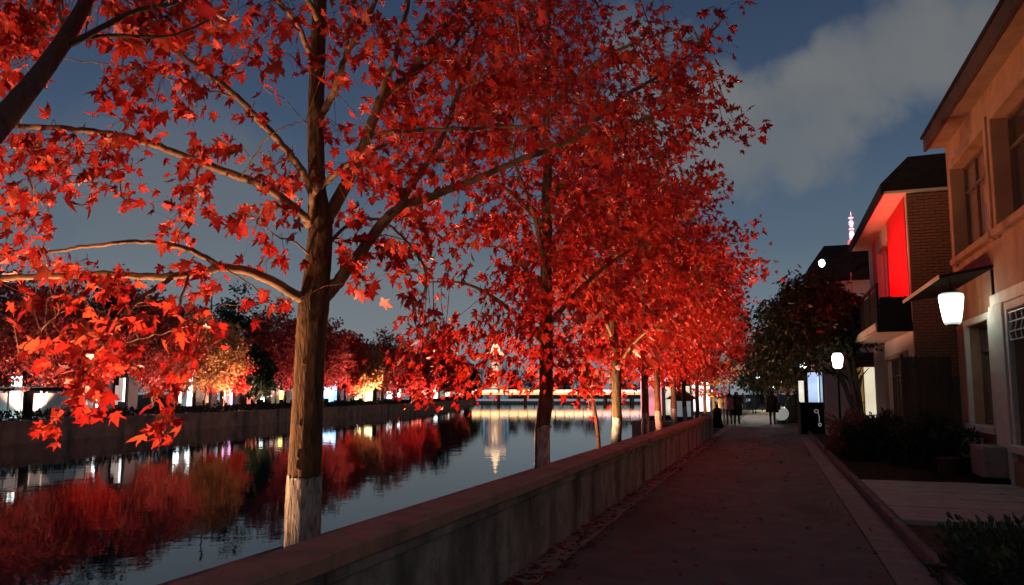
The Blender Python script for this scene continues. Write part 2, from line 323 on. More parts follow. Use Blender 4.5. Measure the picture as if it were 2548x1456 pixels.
def leaf_mesh(P, size, fr, tmpl, tone, rng):
    V0, T0 = tmpl; r, t_, nn = fr; n = len(P)
    curl = np.where(rng.random(n) < 0.3, rng.uniform(2.0, 4.2, n), rng.uniform(-0.4, 2.0, n))[:, None, None]
    asp = rng.uniform(0.6, 1.12, n)[:, None, None]
    V = P[:, None] + size[:, None, None] * (V0[None, :, 0:1] * asp * r[:, None] + V0[None, :, 1:2] * t_[:, None] + V0[None, :, 2:3] * curl * nn[:, None])
    T = (np.arange(n) * len(V0))[:, None, None] + T0[None]
    rr0 = np.linalg.norm(V0[:, :2] - np.array([0, 0.3]), axis=1); vein = 0.13 - 0.36 * rr0
    return V.reshape(-1, 3), T.reshape(-1, 3), np.clip(tone[:, None] + vein[None], 0, 1).reshape(-1)
LT = {k: maple(k) for k in (0, 1, 2)}; OV = oval()
_lv = [mesh_np('leaf', LT[2][0] * np.array([a, 1, c]), LT[2][1], 0.16 - 0.36 * np.linalg.norm(LT[2][0][:, :2] - np.array([0, 0.3]), axis=1)) for a, c in ((1, 0.6), (0.9, 1.4), (0.8, 2.2), (1.05, 1.0))]
for me in _lv: me.materials.append(M['leaf1'])
_hv = [mesh_np('leaf', OV[0] * np.array([1, 1, c]), OV[1]) for c in (1.0, -1.6)]
for me in _hv: me.materials.append(M['hedge1'])
def leaf_objects(idx, P, size, fr, parent, meshes):
    r, t_, nn = fr; off = ORG[parent]
    for j, i in enumerate(idx):
        o = bpy.data.objects.new('leaf', meshes[j % len(meshes)]); col.objects.link(o); o.parent = parent
        m = Matrix(((r[i][0], t_[i][0], nn[i][0]), (r[i][1], t_[i][1], nn[i][1]), (r[i][2], t_[i][2], nn[i][2])))
        o.rotation_euler = m.to_euler(); o.location = P[i] - off; o.scale = [float(size[i])] * 3
def to_cam(P): return np.linalg.norm(P - Cc, axis=1)
def in_view(P):
    v = P - Cc; d = v @ FWv; x = 1274 + F * (v @ Rv) / np.maximum(d, 0.1); y = 728 + SY * 2548 - F * (v @ UPv) / np.maximum(d, 0.1)
    return (d > 0.3) & (x > 5) & (x < 2540) & (y > 5) & (y < 1450)

# ------------------------------------------------------------------ lamps hidden on the bank
def floodlight(pos, target, watts, color, label, size=100, blend=0.6, scale=1.0, group=None):
    p = np.array(pos, float); d = np.array(target, float) - p; d /= np.linalg.norm(d)
    t_ = thing('floodlight', (p[0], p[1], p[2] - 0.12 * scale), label, 'floodlight', group)
    q = Vector(d).to_track_quat('Z', 'Y'); mw = np.array(q.to_matrix())
    def tr(vs): return [tuple(mw @ (np.array(v) * scale) + p) for v in vs]
    for nm, mt, prof in (('housing', M['black'], [(0.035, -0.09), (0.06, -0.08), (0.075, -0.02), (0.08, 0.0), (0.07, 0.0), (0.066, -0.012)]),):
        mb = MB().lathe((0, 0, 0), prof, 14); mb.v = tr(mb.v); mb.build(nm, mt, t_)
    mb = MB().lathe((0, 0, 0), [(0.064, -0.011), (0.063, -0.006)], 14); mb.v = tr(mb.v); mb.build('lens', emitter('flood_lens', color, 6.0), t_)
    MB().box((p[0] - 0.012, p[1] - 0.012, p[2] - 0.12 * scale), (p[0] + 0.012, p[1] + 0.012, p[2] - 0.02)).build('stake', M['black'], t_)
    ld = bpy.data.lights.new('flood_beam', 'SPOT'); ld.energy = watts; ld.color = color; ld.spot_size = math.radians(size); ld.spot_blend = blend; ld.shadow_soft_size = 0.06
    lo = bpy.data.objects.new('flood_beam', ld); col.objects.link(lo); lo.parent = t_; lo.location = (p + d * 0.03) - ORG[t_]; lo.rotation_euler = Vector(d).to_track_quat('-Z', 'Y').to_euler()
    return t_

# ================================================================== setting: ground, river, path
ZW = -1.2
BANK = [cw(-36.2, -20), cw(-28.03, 42.36), cw(-21.97, 90), cw(-16.42, 131.6), cw(-13.6, 190), cw(-12.6, 262)]
OWN = [(-4.7, 281), (-4.7, 80), (-7.6, 80), (-7.6, 44), (-4.7, 44), (-4.7, -40)]
poly = [(p[0], p[1]) for p in BANK] + OWN + [(1800, -40), (1800, 2500), (-1800, 2500), (-1800, -40)]
bm = bmesh.new(); f = bm.faces.new([bm.verts.new((x, y, 0)) for x, y in poly]); bm.normal_update()
if f.normal.z < 0: f.normal_flip()
bmesh.ops.triangulate(bm, faces=[f]); me = bpy.data.meshes.new('ground'); bm.to_mesh(me); bm.free()
tag(link('ground', me, M['ground']), kind='structure')
me = mesh_np('river', [(-140, -60, ZW), (60, -60, ZW), (60, 300, ZW), (-140, 300, ZW)], np.array([[0, 1, 2, 3]]))
tag(link('river', me, M['water']), kind='structure')

# far bank embankment: wall with separate facing slabs and coping
def embankment(name, pts, label, slab, thick=0.25, top=0.06, flip=1, grp=None):
    pts = [np.array(p[:2], float) for p in pts]
    t_ = thing(name, (*pts[0], ZW), label, 'embankment wall')
    core = MB(); 
    for a, b_ in zip(pts, pts[1:]):
        d = b_ - a; Ld = np.linalg.norm(d); u = np.array([*(d / Ld), 0]); w = np.array([u[1], -u[0], 0]) * flip
        core.obox(np.array([*((a + b_) / 2), 0]) - w * thick / 2, u, w, Ld / 2, thick / 2 - 0.02, ZW - 0.6, top - 0.16)
        n = max(1, int(round(Ld / slab))); 
        for i in range(n):
            c = a + d * (i + 0.5) / n
            far = np.linalg.norm(c) > 150
            if far and i % 2: continue
            k = 2 if far else 1
            off = random.uniform(-0.012, 0.012)
            cc = np.array([*c, 0]) + w * off + (u * Ld / n / 2 if far else 0)
            MB().obox(cc, u, w, Ld / n / 2 * k - 0.014, 0.035, ZW - 0.5, top - 0.22).build('facing_slab', M['bank'], t_)
            MB().obox(cc - w * 0.12, u, w, Ld / n / 2 * k - 0.010, 0.22, top - 0.2, top + random.uniform(-0.006, 0.006)).build('coping_slab', M['bank'], t_)
    core.build('backing_wall', M['bank'], t_)
    return t_
random.seed(3)
embankment('embankment_wall', BANK, 'long reddish stone embankment wall across the river below the hedge', 3.2, flip=1, top=0.08)
embankment('embankment_wall', [(-4.7, -8), (-4.7, 44), (-7.6, 44), (-7.6, 80), (-4.7, 80), (-4.7, 262)], 'stone embankment wall under the maple row on the path side of the river', 4.0, flip=-1)

# walking path
def sheet(name, x0, x1, y0, y1, z, mat, kind='structure', parent=None):
    me = mesh_np(name, [(x0, y0, z), (x1, y0, z), (x1, y1, z), (x0, y1, z)], np.array([[0, 1, 2, 3]]))
    o = link(name, me, mat, parent)
    if parent is None: o['kind'] = kind
    return o
path = sheet('path', -1.93, 0.93, -8, 260, 0.008, M['asph'])
sheet('planting_strip', -4.68, -2.5, -8, 260, 0.004, M['soil'])
sheet('gutter', -2.22, -2.2 + 0.0, -8, 30, 0.003, M['soil'])
pl = tag(bpy.data.objects.new('paver_border', None), kind='structure'); col.objects.link(pl); ORG[pl] = np.zeros(3)
rng = np.random.default_rng(5)
pm = {}
for L_ in (0.30, 0.36):
    mb = MB().box((-L_ / 2 + 0.004, -0.298, 0.0), (L_ / 2 - 0.004, 0.298, 0.03)); o = mb.build('paver', M['paver'], None, bevel=0.005)
    pm[L_] = o.data; bpy.data.objects.remove(o)
for L_, xc in ((0.36, 1.118), (0.30, -2.09)):
    for k in range(70):
        o = bpy.data.objects.new('paver', pm[L_]); col.objects.link(o); o.parent = pl
        o.location = (xc, 1.2 + k * 0.602, -0.012 + rng.normal() * 0.0015); o.rotation_euler = (rng.normal() * 0.004, rng.normal() * 0.006, rng.normal() * 0.002)
sheet('paving_edge', 0.94, 1.29, 43.5, 120, 0.012, M['paver'])
kb = tag(bpy.data.objects.new('kerb', None), kind='structure'); col.objects.link(kb); ORG[kb] = np.zeros(3)
mb = MB().box((-0.05, -0.495, 0), (0.05, 0.495, 0.13)); o = mb.build('kerb_stone', M['kerb'], None, bevel=0.012); kme = o.data; bpy.data.objects.remove(o)
for k in range(60):
    o = bpy.data.objects.new('kerb_stone', kme); col.objects.link(o); o.parent = kb
    o.location = (1.352 + rng.normal() * 0.003, 0.8 + k * 1.0, rng.normal() * 0.004)
sheet('planting_bed', 1.40, 3.79, -6, 60, 0.06, M['soil'])
# forecourt of stone planks
fc = tag(bpy.data.objects.new('forecourt', None), kind='structure'); col.objects.link(fc); ORG[fc] = np.zeros(3)
for k in range(15):
    w = 0.30; y0 = 10.3 + k * w
    for j, (xa, xb) in enumerate(((1.41, 2.2 + 0.3 * (k % 2)), (2.2 + 0.3 * (k % 2), 3.2 + 0.2 * (k % 2)), (3.2 + 0.2 * (k % 2), 3.79))):
        MB().box((xa + 0.004, y0 + 0.004, 0.05), (xb - 0.004, y0 + w - 0.004, 0.118 + rng.normal() * 0.002)).build('paving_stone', M['court'], fc)
# fallen leaves in the gutter
n = 1900
P = np.stack([-2.2 + np.abs(rng.normal(size=n)) * 0.17, rng.uniform(2, 30, n), np.full(n, 0.022)], 1)
P2 = np.stack([rng.uniform(-1.9, 1.3, 420), rng.uniform(3, 34, 420), np.full(420, 0.024)], 1); P = np.concatenate([P, P2]); n = len(P)
a = rng.uniform(0, 6.28, n); r_ = np.stack([np.cos(a), np.sin(a), rng.normal(size=n) * 0.2], 1); t__ = np.stack([-np.sin(a), np.cos(a), rng.normal(size=n) * 0.2], 1)
V, T, tn = leaf_mesh(P, rng.uniform(0.05, 0.1, n), (r_, t__, np.cross(r_, t__)), LT[1], rng.uniform(0, 0.6, n), rng)
tag(link('fallen_leaves', mesh_np('fallen_leaves', V, T, tn), M['dred']), 'dry fallen maple leaves along the foot of the parapet wall', 'fallen leaves', kind='stuff')

# parapet wall
pw = thing('parapet_wall', (-2.3, 0, 0), 'low weathered concrete parapet wall with stone coping between path and river', 'wall')
y = -4.0; k = 0
while y < 29.0:
    Ln = 1.5
    MB().box((-2.40, y + 0.006, -0.05), (-2.22 + rng.normal() * 0.002, y + Ln - 0.006, 0.62)).build('wall_panel', M['conc'], pw, bevel=0.006)
    MB().box((-2.43, y + 0.005, 0.625), (-2.185 + rng.normal() * 0.002, y + Ln - 0.005, 0.70)).build('string_course', M['conc'], pw, bevel=0.008)
    MB().box((-2.462, y + 0.004, 0.702), (-2.142 + rng.normal() * 0.003, y + Ln - 0.004, 0.80 + rng.normal() * 0.0015)).build('coping_slab', M['cap'], pw, bevel=0.012)
    y += Ln; k += 1
MB().box((-2.50, 29.02, 0), (-2.10, 29.42, 0.9)).build('end_post', M['conc'], pw, bevel=0.02)

# ================================================================== bridge, tower and far skyline
bp0, bp1 = cw(-13.2, 254), cw(66, 254)
bd = bp1 - bp0; BL = np.linalg.norm(bd); bu = bd / BL; bw = np.array([bu[1], -bu[0], 0])
br = thing('bridge', (*cw(20, 254)[:2], ZW), 'long low footbridge across the river with a glowing strip of light along its edge', 'bridge')
MB().obox((bp0 + bp1) / 2, bu, bw, BL / 2, 2.2, 1.35, 2.15).build('deck', M['bank'], br)
nseg = 26
glc = [emitter('bridge_light_%d' % i, c, s) for i, (c, s) in enumerate((((1, 0.62, 0.28), 3.2), ((1, 0.70, 0.40), 3.2), ((1, 0.60, 0.58), 2.6), ((0.85, 0.68, 1.0), 2.8)))]
glw = emitter('bridge_added_glow', (1.0, 0.42, 0.13), 1.7)
for i in range(nseg):
    c = bp0 + bd * (i + 0.5) / nseg
    MB().obox(c + bw * 2.24, bu, bw, BL / nseg / 2 - 0.12, 0.05, 2.16, 3.0).build('light_strip', glc[min(3, int(i / nseg * 4.2))], br)
    MB().obox(c + bw * 2.24, bu, bw, BL / nseg / 2 - 0.05, 0.04, 1.42, 2.08).build('added_edge_glow', glw, br)  # added glowing band, gives the deck edge its warm light
    MB().obox(c - bw * 2.1, bu, bw, BL / nseg / 2 - 0.02, 0.04, 2.75, 2.9).build('handrail', M['black'], br)
for i in range(1, 9):
    c = bp0 + bd * i / 9
    MB().obox(c, bu, bw, 0.5, 1.6, ZW - 0.4, 1.36).build('pier', M['bank'], br)
# round lit tower by the bridge
tp = onD(1233, 930, 274); tx = np.array([tp[0], tp[1], 0])
tw = thing('round_tower', (*tx[:2], 0), 'round tower beyond the bridge with glowing sign panel and lit pointed top', 'tower')
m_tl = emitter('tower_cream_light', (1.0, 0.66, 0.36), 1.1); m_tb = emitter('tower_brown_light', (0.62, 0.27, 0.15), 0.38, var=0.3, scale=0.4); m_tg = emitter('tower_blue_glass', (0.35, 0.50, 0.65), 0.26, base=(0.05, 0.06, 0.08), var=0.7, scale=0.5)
MB().lathe(tx, [(4.6, 0), (4.9, 5), (5.0, 11), (4.4, 13.8), (3.6, 14.6)], 24).build('glass_drum', m_tg, tw)
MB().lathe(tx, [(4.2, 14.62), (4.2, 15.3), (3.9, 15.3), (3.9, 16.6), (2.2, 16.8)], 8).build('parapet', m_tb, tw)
MB().lathe(tx, [(3.95, 15.5), (3.95, 16.5)], 8).build('lit_band', m_tl, tw)
MB().lathe(tx, [(1.7, 16.8), (1.5, 18.2), (1.0, 19.0), (0.75, 20.5), (0.25, 22.0), (0.02, 23.0)], 10).build('spire', emitter('spire_light', (1.0, 0.68, 0.38), 1.5), tw)
tc_ = -FH; tr_ = Rv
pc = tx + tc_ * 5.15
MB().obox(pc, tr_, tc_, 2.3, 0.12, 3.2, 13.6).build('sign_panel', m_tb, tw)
for (a, z0, b_, z1) in ((-1.2, 12.6, 1.2, 12.2), (-1.2, 11.5, 0.2, 11.1), (0.6, 12.2, 1.0, 10.4), (-1.3, 10.4, 1.2, 10.0), (-1.4, 12.2, -1.0, 10.4), (-1.2, 8.9, 1.2, 8.5), (-0.2, 9.6, 0.2, 7.4), (-1.0, 7.8, 1.0, 7.4), (-1.2, 5.2, 1.2, 4.8), (-1.2, 4.2, 0.9, 3.8)):
    MB().obox(pc + tc_ * 0.16 + tr_ * (a * 0.7 + b_ * 0.55) / 2, tr_, tc_, abs(b_ - a) / 2, 0.04, z1, z0).build('sign_stroke', m_tl, tw)
for i in range(16):
    a = i / 16 * 6.283; c = tx + np.array([math.cos(a), math.sin(a), 0]) * 5.0
    MB().tube([c + np.array([0, 0, 0.5]), c + np.array([0, 0, 11.0])], [0.1, 0.1], 5).build('mullion', M['black'], tw)
# television tower far behind the houses
tv = onD(2128, 760, 900); tvx = np.array([tv[0], tv[1], 0])
tt = thing('television_tower', (*tvx[:2], 0), 'slender far television tower glowing pink and white above the black roof', 'tower')
m_p = emitter('tv_pink', (1.0, 0.14, 0.20), 0.9, var=0.6, scale=0.15); m_w = emitter('tv_white', (1.0, 0.72, 0.82), 1.3, var=0.6, scale=0.2); m_v = emitter('tv_violet', (0.55, 0.42, 0.85), 0.7, var=0.6, scale=0.2)
S = 900 / 1900
def tz(py): return 1.6 + (981 - py) * S
for z0, z1, r0, r1, mt, nm in ((0, tz(640), 9, 3.4, m_v, 'shaft'), (tz(640), tz(607), 2.6, 2.4, m_v, 'upper_shaft'), (tz(606), tz(594), 5.2, 4.4, m_p, 'observation_pod'), (tz(593), tz(572), 2.6, 2.2, m_w, 'lit_mast'), (tz(571), tz(560), 2.4, 1.9, m_p, 'ring_stage'), (tz(559), tz(543), 2.0, 1.6, m_w, 'antenna_mast'), (tz(542), tz(530), 1.5, 0.9, m_p, 'antenna'), (tz(529), tz(519), 0.6, 0.08, m_w, 'tip')):
    MB().lathe(tvx, [(r0, z0), (r0 * 0.85 + r1 * 0.15, z0 * 0.6 + z1 * 0.4), (r1, z1)], 10).build(nm, mt, tt)
for py in (600, 585, 578, 566, 553, 548, 537):
    MB().lathe(tvx, [(3.0, tz(py)), (3.0, tz(py) + 0.7)], 10).build('light_ring', m_w, tt)

# ================================================================== houses along the path
def wall_with_holes(X, y0, y1, z0, z1, holes, depth, mat, parent, name='wall'):
    ys = sorted({y0, y1} | {h[0] for h in holes} | {h[1] for h in holes}); zs = sorted({z0, z1} | {h[2] for h in holes} | {h[3] for h in holes})
    mb = MB()
    for a, b_ in zip(ys, ys[1:]):
        for c, d in zip(zs, zs[1:]):
            my, mz = (a + b_) / 2, (c + d) / 2
            if any(h[0] < my < h[1] and h[2] < mz < h[3] for h in holes): continue
            mb.add([(X, a, c), (X, a, d), (X, b_, d), (X, b_, c)], [(0, 1, 2, 3)])
    for h in holes:
        a, b_, c, d = h
        for q in (((a, c), (a, d)), ((b_, c), (b_, d)), ((a, c), (b_, c)), ((a, d), (b_, d))):
            (ya, za), (yb, zb) = q
            mb.add([(X, ya, za), (X + depth, ya, za), (X + depth, yb, zb), (X, yb, zb)], [(0, 1, 2, 3)])
    mb.add([(X, y0, z0), (X, y0, z1), (X + 0.3, y0, z1), (X + 0.3, y0, z0), (X, y1, z0), (X, y1, z1), (X + 0.3, y1, z1), (X + 0.3, y1, z0)], [(0, 1, 2, 3), (4, 7, 6, 5)])
    return mb.build(name, mat, parent)
def window(X, y0, y1, z0, z1, depth, parent, pane, fmat, ny=2, zt=None, casing=None, cm=None, sill=True):
    w = MB(); fw = 0.055; x = X + depth - 0.09
    for a, b_ in ((y0 + 0.002, y0 + fw), (y1 - fw, y1 - 0.002)): w.box((x, a, z0 + 0.002), (x + 0.06, b_, z1 - 0.002))
    for c, d in ((z0 + 0.002, z0 + fw), (z1 - fw, z1 - 0.002)): w.box((x + 0.003, y0 + fw, c), (x + 0.057, y1 - fw, d))
    wo = w.build('window', fmat, parent)
    for i in range(1, ny):
        yy = y0 + (y1 - y0) * i / ny
        MB().box((x + 0.005, yy - 0.03, z0 + fw), (x + 0.05, yy + 0.03, z1 - fw)).build('mullion', fmat, wo)
    if zt: MB().box((x + 0.002, y0 + fw, zt - 0.03), (x + 0.054, y1 - fw, zt + 0.03)).build('transom', fmat, wo)
    ys = [y0 + (y1 - y0) * i / ny for i in range(ny + 1)]
    for a, b_ in zip(ys, ys[1:]): MB().box((x + 0.06, a + 0.003, z0 + 0.003), (x + 0.075, b_ - 0.003, z1 - 0.003)).build('pane', pane, wo)
    if casing:
        c = casing; cmt = cm or M['stucco']
        MB().box((X - 0.07, y0 - c, z0 - c), (X + 0.02, y0 + 0.001, z1 + c)).build('casing', cmt, wo, bevel=0.01)
        MB().box((X - 0.07, y1 - 0.001, z0 - c), (X + 0.02, y1 + c, z1 + c)).build('casing', cmt, wo, bevel=0.01)
        MB().box((X - 0.066, y0 - 0.003, z1), (X + 0.018, y1 + 0.003, z1 + c)).build('casing', cmt, wo, bevel=0.01)
    if sill: MB().box((X - 0.13, y0 - (casing or 0.05) - 0.03, z0 - 0.13), (X + depth - 0.1, y1 + (casing or 0.05) + 0.03, z0 - 0.002)).build('sill', cm or M['stucco'], wo, bevel=0.012)
    return wo

# --- house with the lantern
XA = 3.79
ha = thing('stucco_house', (XA, 15, 0), 'two storey beige stucco house with deep eaves and the hanging lantern', 'house')
holesA = [(15.2, 17.85, 4.42, 6.32), (10.6, 14.72, 4.42, 6.32), (15.72, 17.42, 1.02, 2.94), (12.2, 14.5, 0.78, 2.98)]
wall_with_holes(XA, 8.0, 18.45, 0.0, 7.0, holesA, 0.28, M['stucco'], ha)
MB().box((XA + 0.02, 18.38, 0.0), (9.0, 18.46, 7.0)).build('end_wall', M['stucco'], ha)
window(XA, 15.2, 17.85, 4.42, 6.32, 0.28, ha, M['glassw'], M['frame'], 3, 5.75, 0.16)
window(XA, 10.6, 14.72, 4.42, 6.32, 0.28, ha, M['glass'], M['frame'], 4, 5.75, 0.16)
window(XA, 15.72, 17.42, 1.02, 2.94, 0.28, ha, M['glassw'], M['frame'], 1, 2.45, 0.13, M['trim'])
wd = window(XA, 12.2, 14.5, 0.78, 2.98, 0.28, ha, M['glass'], M['frame'], 2, 2.42, 0.13, M['trim'])
for i in range(9):   # red curtain folds behind the near window
    y0 = 12.4 + i * 0.23; MB().box((XA + 0.262 , y0, 0.85), (XA + 0.275 , y0 + 0.2, 2.40)).build('curtain_fold', emitter('curtain_lit', (0.9, 0.05, 0.04), 0.16, base=(0.35, 0.02, 0.02)) if i == 0 else bpy.data.materials['curtain_lit'], wd)
g = MB()             # ornamental grille over the near window
for i in range(8):
    yy = 12.3 + i * 0.3; g.tube(smooth_path([(XA - 0.05, yy, 2.48), (XA - 0.05, yy + 0.07, 2.62), (XA - 0.05, yy - 0.05, 2.78), (XA - 0.05, yy, 2.93)], 3), [0.011] * 10, 5)
for z in (2.48, 2.62, 2.78, 2.93): g.tube([(XA - 0.05, 12.25, z), (XA - 0.05, 14.44, z)], [0.012, 0.012], 5)
g.build('grille', M['iron'], ha)
MB().box((XA - 0.05, 8, 3.14), (XA + 0.01, 15.55, 3.34)).build('string_course', M['trim'], ha, bevel=0.01)
MB().box((XA - 0.09, 14.70, 0.02), (XA + 0.01, 15.52, 3.138)).build('pilaster', M['trim'], ha, bevel=0.012)
MB().box((XA - 0.06, 8, 0.0), (XA + 0.01, 18.47, 0.5)).build('plinth', M['stucco'], ha, bevel=0.01)
MB().prism([(3.44, 6.98), (9, 6.98), (9, 7.06), (3.44, 7.06)], 1, 8, 18.50).build('soffit', M['soffit'], ha)
MB().prism([(3.38, 6.94), (3.438, 6.94), (3.438, 7.24), (3.38, 7.24)], 1, 8, 18.52).build('fascia', M['wood'], ha)
MB().prism([(3.34, 7.242), (9, 7.9), (9, 7.98), (3.34, 7.30)], 1, 8, 18.6).build('roof', M['roof'], ha)
MB().prism([(3.44, 7.062), (9, 7.062), (9, 7.89), (3.44, 7.25)], 1, 18.38, 18.44).build('gable_panel', M['stucco'], ha)
# canopy with brackets
MB().prism([(2.93, 3.68), (XA, 3.82), (XA, 3.88), (2.93, 3.73)], 1, 15.35, 19.3).build('canopy', M['black'], ha)
MB().box((2.915, 15.33, 3.66), (2.928, 19.32, 3.735)).build('canopy_edge', M['trim'], ha)
MB().box((XA - 0.035, 15.37, 3.0), (XA - 0.003, 15.44, 3.80)).build('canopy_bracket', M['black'], ha)
# air conditioner cabinets at the foot of the wall
for (y0, y1, z1, lab) in ((16.35, 17.3, 0.78, 'grey air conditioner cabinet nearest the dark planting at the house foot'), (14.9, 15.75, 0.72, 'grey air conditioner cabinet on a black plinth below the pilaster')):
    c = thing('air_conditioner', (XA - 0.3, (y0 + y1) / 2, 0.06), lab, 'air conditioner', 'cabinets at the house foot')
    MB().box((XA - 0.46, y0, 0.2), (XA - 0.09, y1, z1)).build('cabinet', M['ac'], c, bevel=0.015)
    MB().box((XA - 0.5, y0 - 0.08, 0.05), (XA - 0.075, y1 + 0.08, 0.196)).build('plinth', M['black'], c, bevel=0.01)
    for i in range(7): MB().box((XA - 0.475, y0 + 0.08, 0.27 + i * 0.06), (XA - 0.462, y1 - 0.3, 0.29 + i * 0.06)).build('louvre', M['ac'], c)
# lantern
def lantern(pos, label, s=1.0, strength=9.0, name='hanging_lantern', chain=0.15):
    t_ = thing(name, (pos[0], pos[1], pos[2]), label, 'lantern')
    c = np.array(pos)
    MB().lathe(c, [(0.10 * s, -0.30 * s), (0.135 * s, -0.31 * s), (0.155 * s, -0.26 * s), (0.20 * s, 0.06 * s), (0.222 * s, 0.22 * s), (0.215 * s, 0.28 * s), (0.17 * s, 0.305 * s), (0.12 * s, 0.31 * s)], 20).build('glass_shade', lamp_glass('lantern_glow', (0.86, 1.0, 0.92), strength * 2.2, 0.55, 0.30 * s), t_, True)
    MB().lathe(c, [(0.125 * s, 0.3105 * s), (0.13 * s, 0.345 * s), (0.05 * s, 0.37 * s), (0.02 * s, 0.40 * s)], 16).build('cap', M['black'], t_, True)
    MB().lathe(c, [(0.09 * s, -0.345 * s), (0.10 * s, -0.311 * s)], 16).build('bottom_ring', M['black'], t_)
    MB().tube([c + np.array([0, 0, 0.39 * s]), c + np.array([0, 0, 0.4 * s + chain])], [0.012, 0.012], 6).build('chain', M['black'], t_)
    return t_
pL = onX(2368, 768, 3.13)
lantern(pL, 'large glowing white lantern hanging under the black canopy', 0.92, 8.0, chain=max(0.02, 3.70 - pL[2] - 0.37))

# --- house with the red balcony
XB = 3.22
hb = thing('balcony_house', (XB, 23, 0), 'brick house with red lit balcony and black roof beyond the lantern house', 'house')
holesB = [(23.3, 25.6, 3.4, 5.9), (21.0, 24.6, 0.8, 2.55)]
wall_with_holes(XB, 20.12, 27.6, 0.0, 6.4, holesB, 0.2, M['plaster'], hb, 'front_wall')
window(XB, 23.3, 25.6, 3.4, 5.9, 0.2, hb, M['glass'], M['white'], 3, None, None, None, False)
window(XB, 21.0, 24.6, 0.8, 2.55, 0.2, hb, M['glassw'], M['frame'], 4, 2.1, 0.12)
sw = MB().box((XB + 0.012, 20.02, 0), (8.5, 20.10, 6.4)).build('side_wall', M['mortar'], hb)
bl, bh = 0.235, 0.064
mbk = MB().box((0.004, 0, 0.004), (bl, 0.05, bh)); o = mbk.build('brick', M['brick'], None, bevel=0.004); bme = o.data; bpy.data.objects.remove(o)
row = 0; z = 2.0; nb = 0
while z < 6.33:
    x = XB + (0 if row % 2 else -0.12)
    for j in range(5):
        xx = x + j * (bl + 0.006)
        if xx < XB - 0.01: xx = XB
        if nb < 298:
            o = bpy.data.objects.new('brick', bme); col.objects.link(o); o.parent = sw; o.location = np.array([xx, 19.985 + rng.normal() * 0.003, z]) - ORG[hb]
            if xx == XB and row % 2 == 0: o.scale = (0.48, 1, 1); 
            nb += 1
    z += bh + 0.010; row += 1
MB().prism([(2.72, 6.40), (8.5, 6.40), (8.5, 6.46), (2.72, 6.46)], 1, 19.92, 27.8).build('soffit', M['plaster'], hb)
MB().prism([(2.66, 6.38), (2.716, 6.38), (2.716, 6.64), (2.66, 6.64)], 1, 19.88, 27.84).build('fascia', M['black'], hb)
MB().prism([(2.66, 6.645), (2.72, 6.462), (8.5, 6.462), (8.5, 7.34), (3.28, 7.26)], 1, 19.9, 27.82).build('roof', M['roof'], hb)
# balcony
for ya, yb in ((20.26, 23.2), (25.75, 26.5)): MB().box((XB - 0.02, ya, 3.3), (XB - 0.002, yb, 6.38)).build('red_panel', M['redp'], hb)
bal = MB().box((2.46, 20.12, 3.1), (XB - 0.002, 25.9, 3.26)).build('balcony', M['plaster'], hb, bevel=0.01)
MB().box((2.44, 20.06, 3.08), (XB - 0.002, 20.116, 3.30)).build('end_trim', M['black'], bal)
MB().box((2.41, 20.06, 3.12), (2.456, 25.94, 3.30)).build('edge_trim', M['trim'], bal)
for yy in (20.15, 21.6, 23.0, 24.4, 25.85): MB().box((2.47, yy - 0.025, 3.262), (2.52, yy + 0.025, 4.22)).build('railing_post', M['black'], bal)
MB().box((2.465, 20.12, 4.222), (2.535, 25.9, 4.265)).build('handrail', M['black'], bal)
MB().box((2.468, 25.88, 3.262), (2.512, 25.93, 5.4)).build('corner_post', M['trim'], bal)
for ya, yb in ((20.18, 21.57), (21.63, 22.97), (23.03, 24.37), (24.43, 25.82)): MB().box((2.485, ya, 3.262), (2.505, yb, 4.12)).build('railing_panel', M['black'], bal)
MB().box((2.53, 20.13, 3.262), (XB - 0.004, 20.15, 3.88)).build('railing_panel', M['black'], bal)
MB().box((2.54, 20.12, 3.883), (XB - 0.004, 20.17, 3.92)).build('handrail', M['black'], bal)
def point(parent, pos, w, c, r=0.08, nm='lamp_light'):
    ld = bpy.data.lights.new(nm, 'POINT'); ld.energy = w; ld.color = c; ld.shadow_soft_size = r
    o = bpy.data.objects.new(nm, ld); col.objects.link(o); o.parent = parent; o.location = np.array(pos) - ORG[parent]; return o
rl = thing('red_neon_tube', (2.85, 21.3, 3.26), 'red neon tube lamp standing on the balcony floor', 'neon lamp')
MB().tube([(2.85, 20.9, 3.34), (2.85, 22.6, 3.34)], [0.025, 0.025], 8).build('tube', emitter('red_neon', (1, 0.01, 0.012), 8), rl)
for yy in (20.9, 22.6): MB().box((2.82, yy - 0.03, 3.262), (2.88, yy + 0.03, 3.38)).build('holder', M['black'], rl)
for yy in (21.2, 22.3): point(rl, (2.66, yy, 4.5), 115, (1.0, 0.006, 0.008))

# slatted screen between the houses
sc_ = thing('timber_screen', (3.3, 19.3, 0), 'dark vertical timber slat screen between the lantern house and balcony house', 'screen')
for i in range(26):
    xx = 2.86 + i * 0.037
    MB().box((xx, 19.28 + rng.normal() * 0.004, 0.1), (xx + 0.031, 19.31, 2.44 + rng.normal() * 0.012)).build('slat', M['wood'], sc_)
MB().box((2.80, 19.27, 0.05), (2.856, 19.33, 2.5)).build('post', M['wood'], sc_)
MB().box((2.85, 19.312, 2.2), (3.82, 19.34, 2.28)).build('rail', M['wood'], sc_)
MB().box((2.85, 19.312, 0.4), (3.82, 19.34, 0.48)).build('rail', M['wood'], sc_)

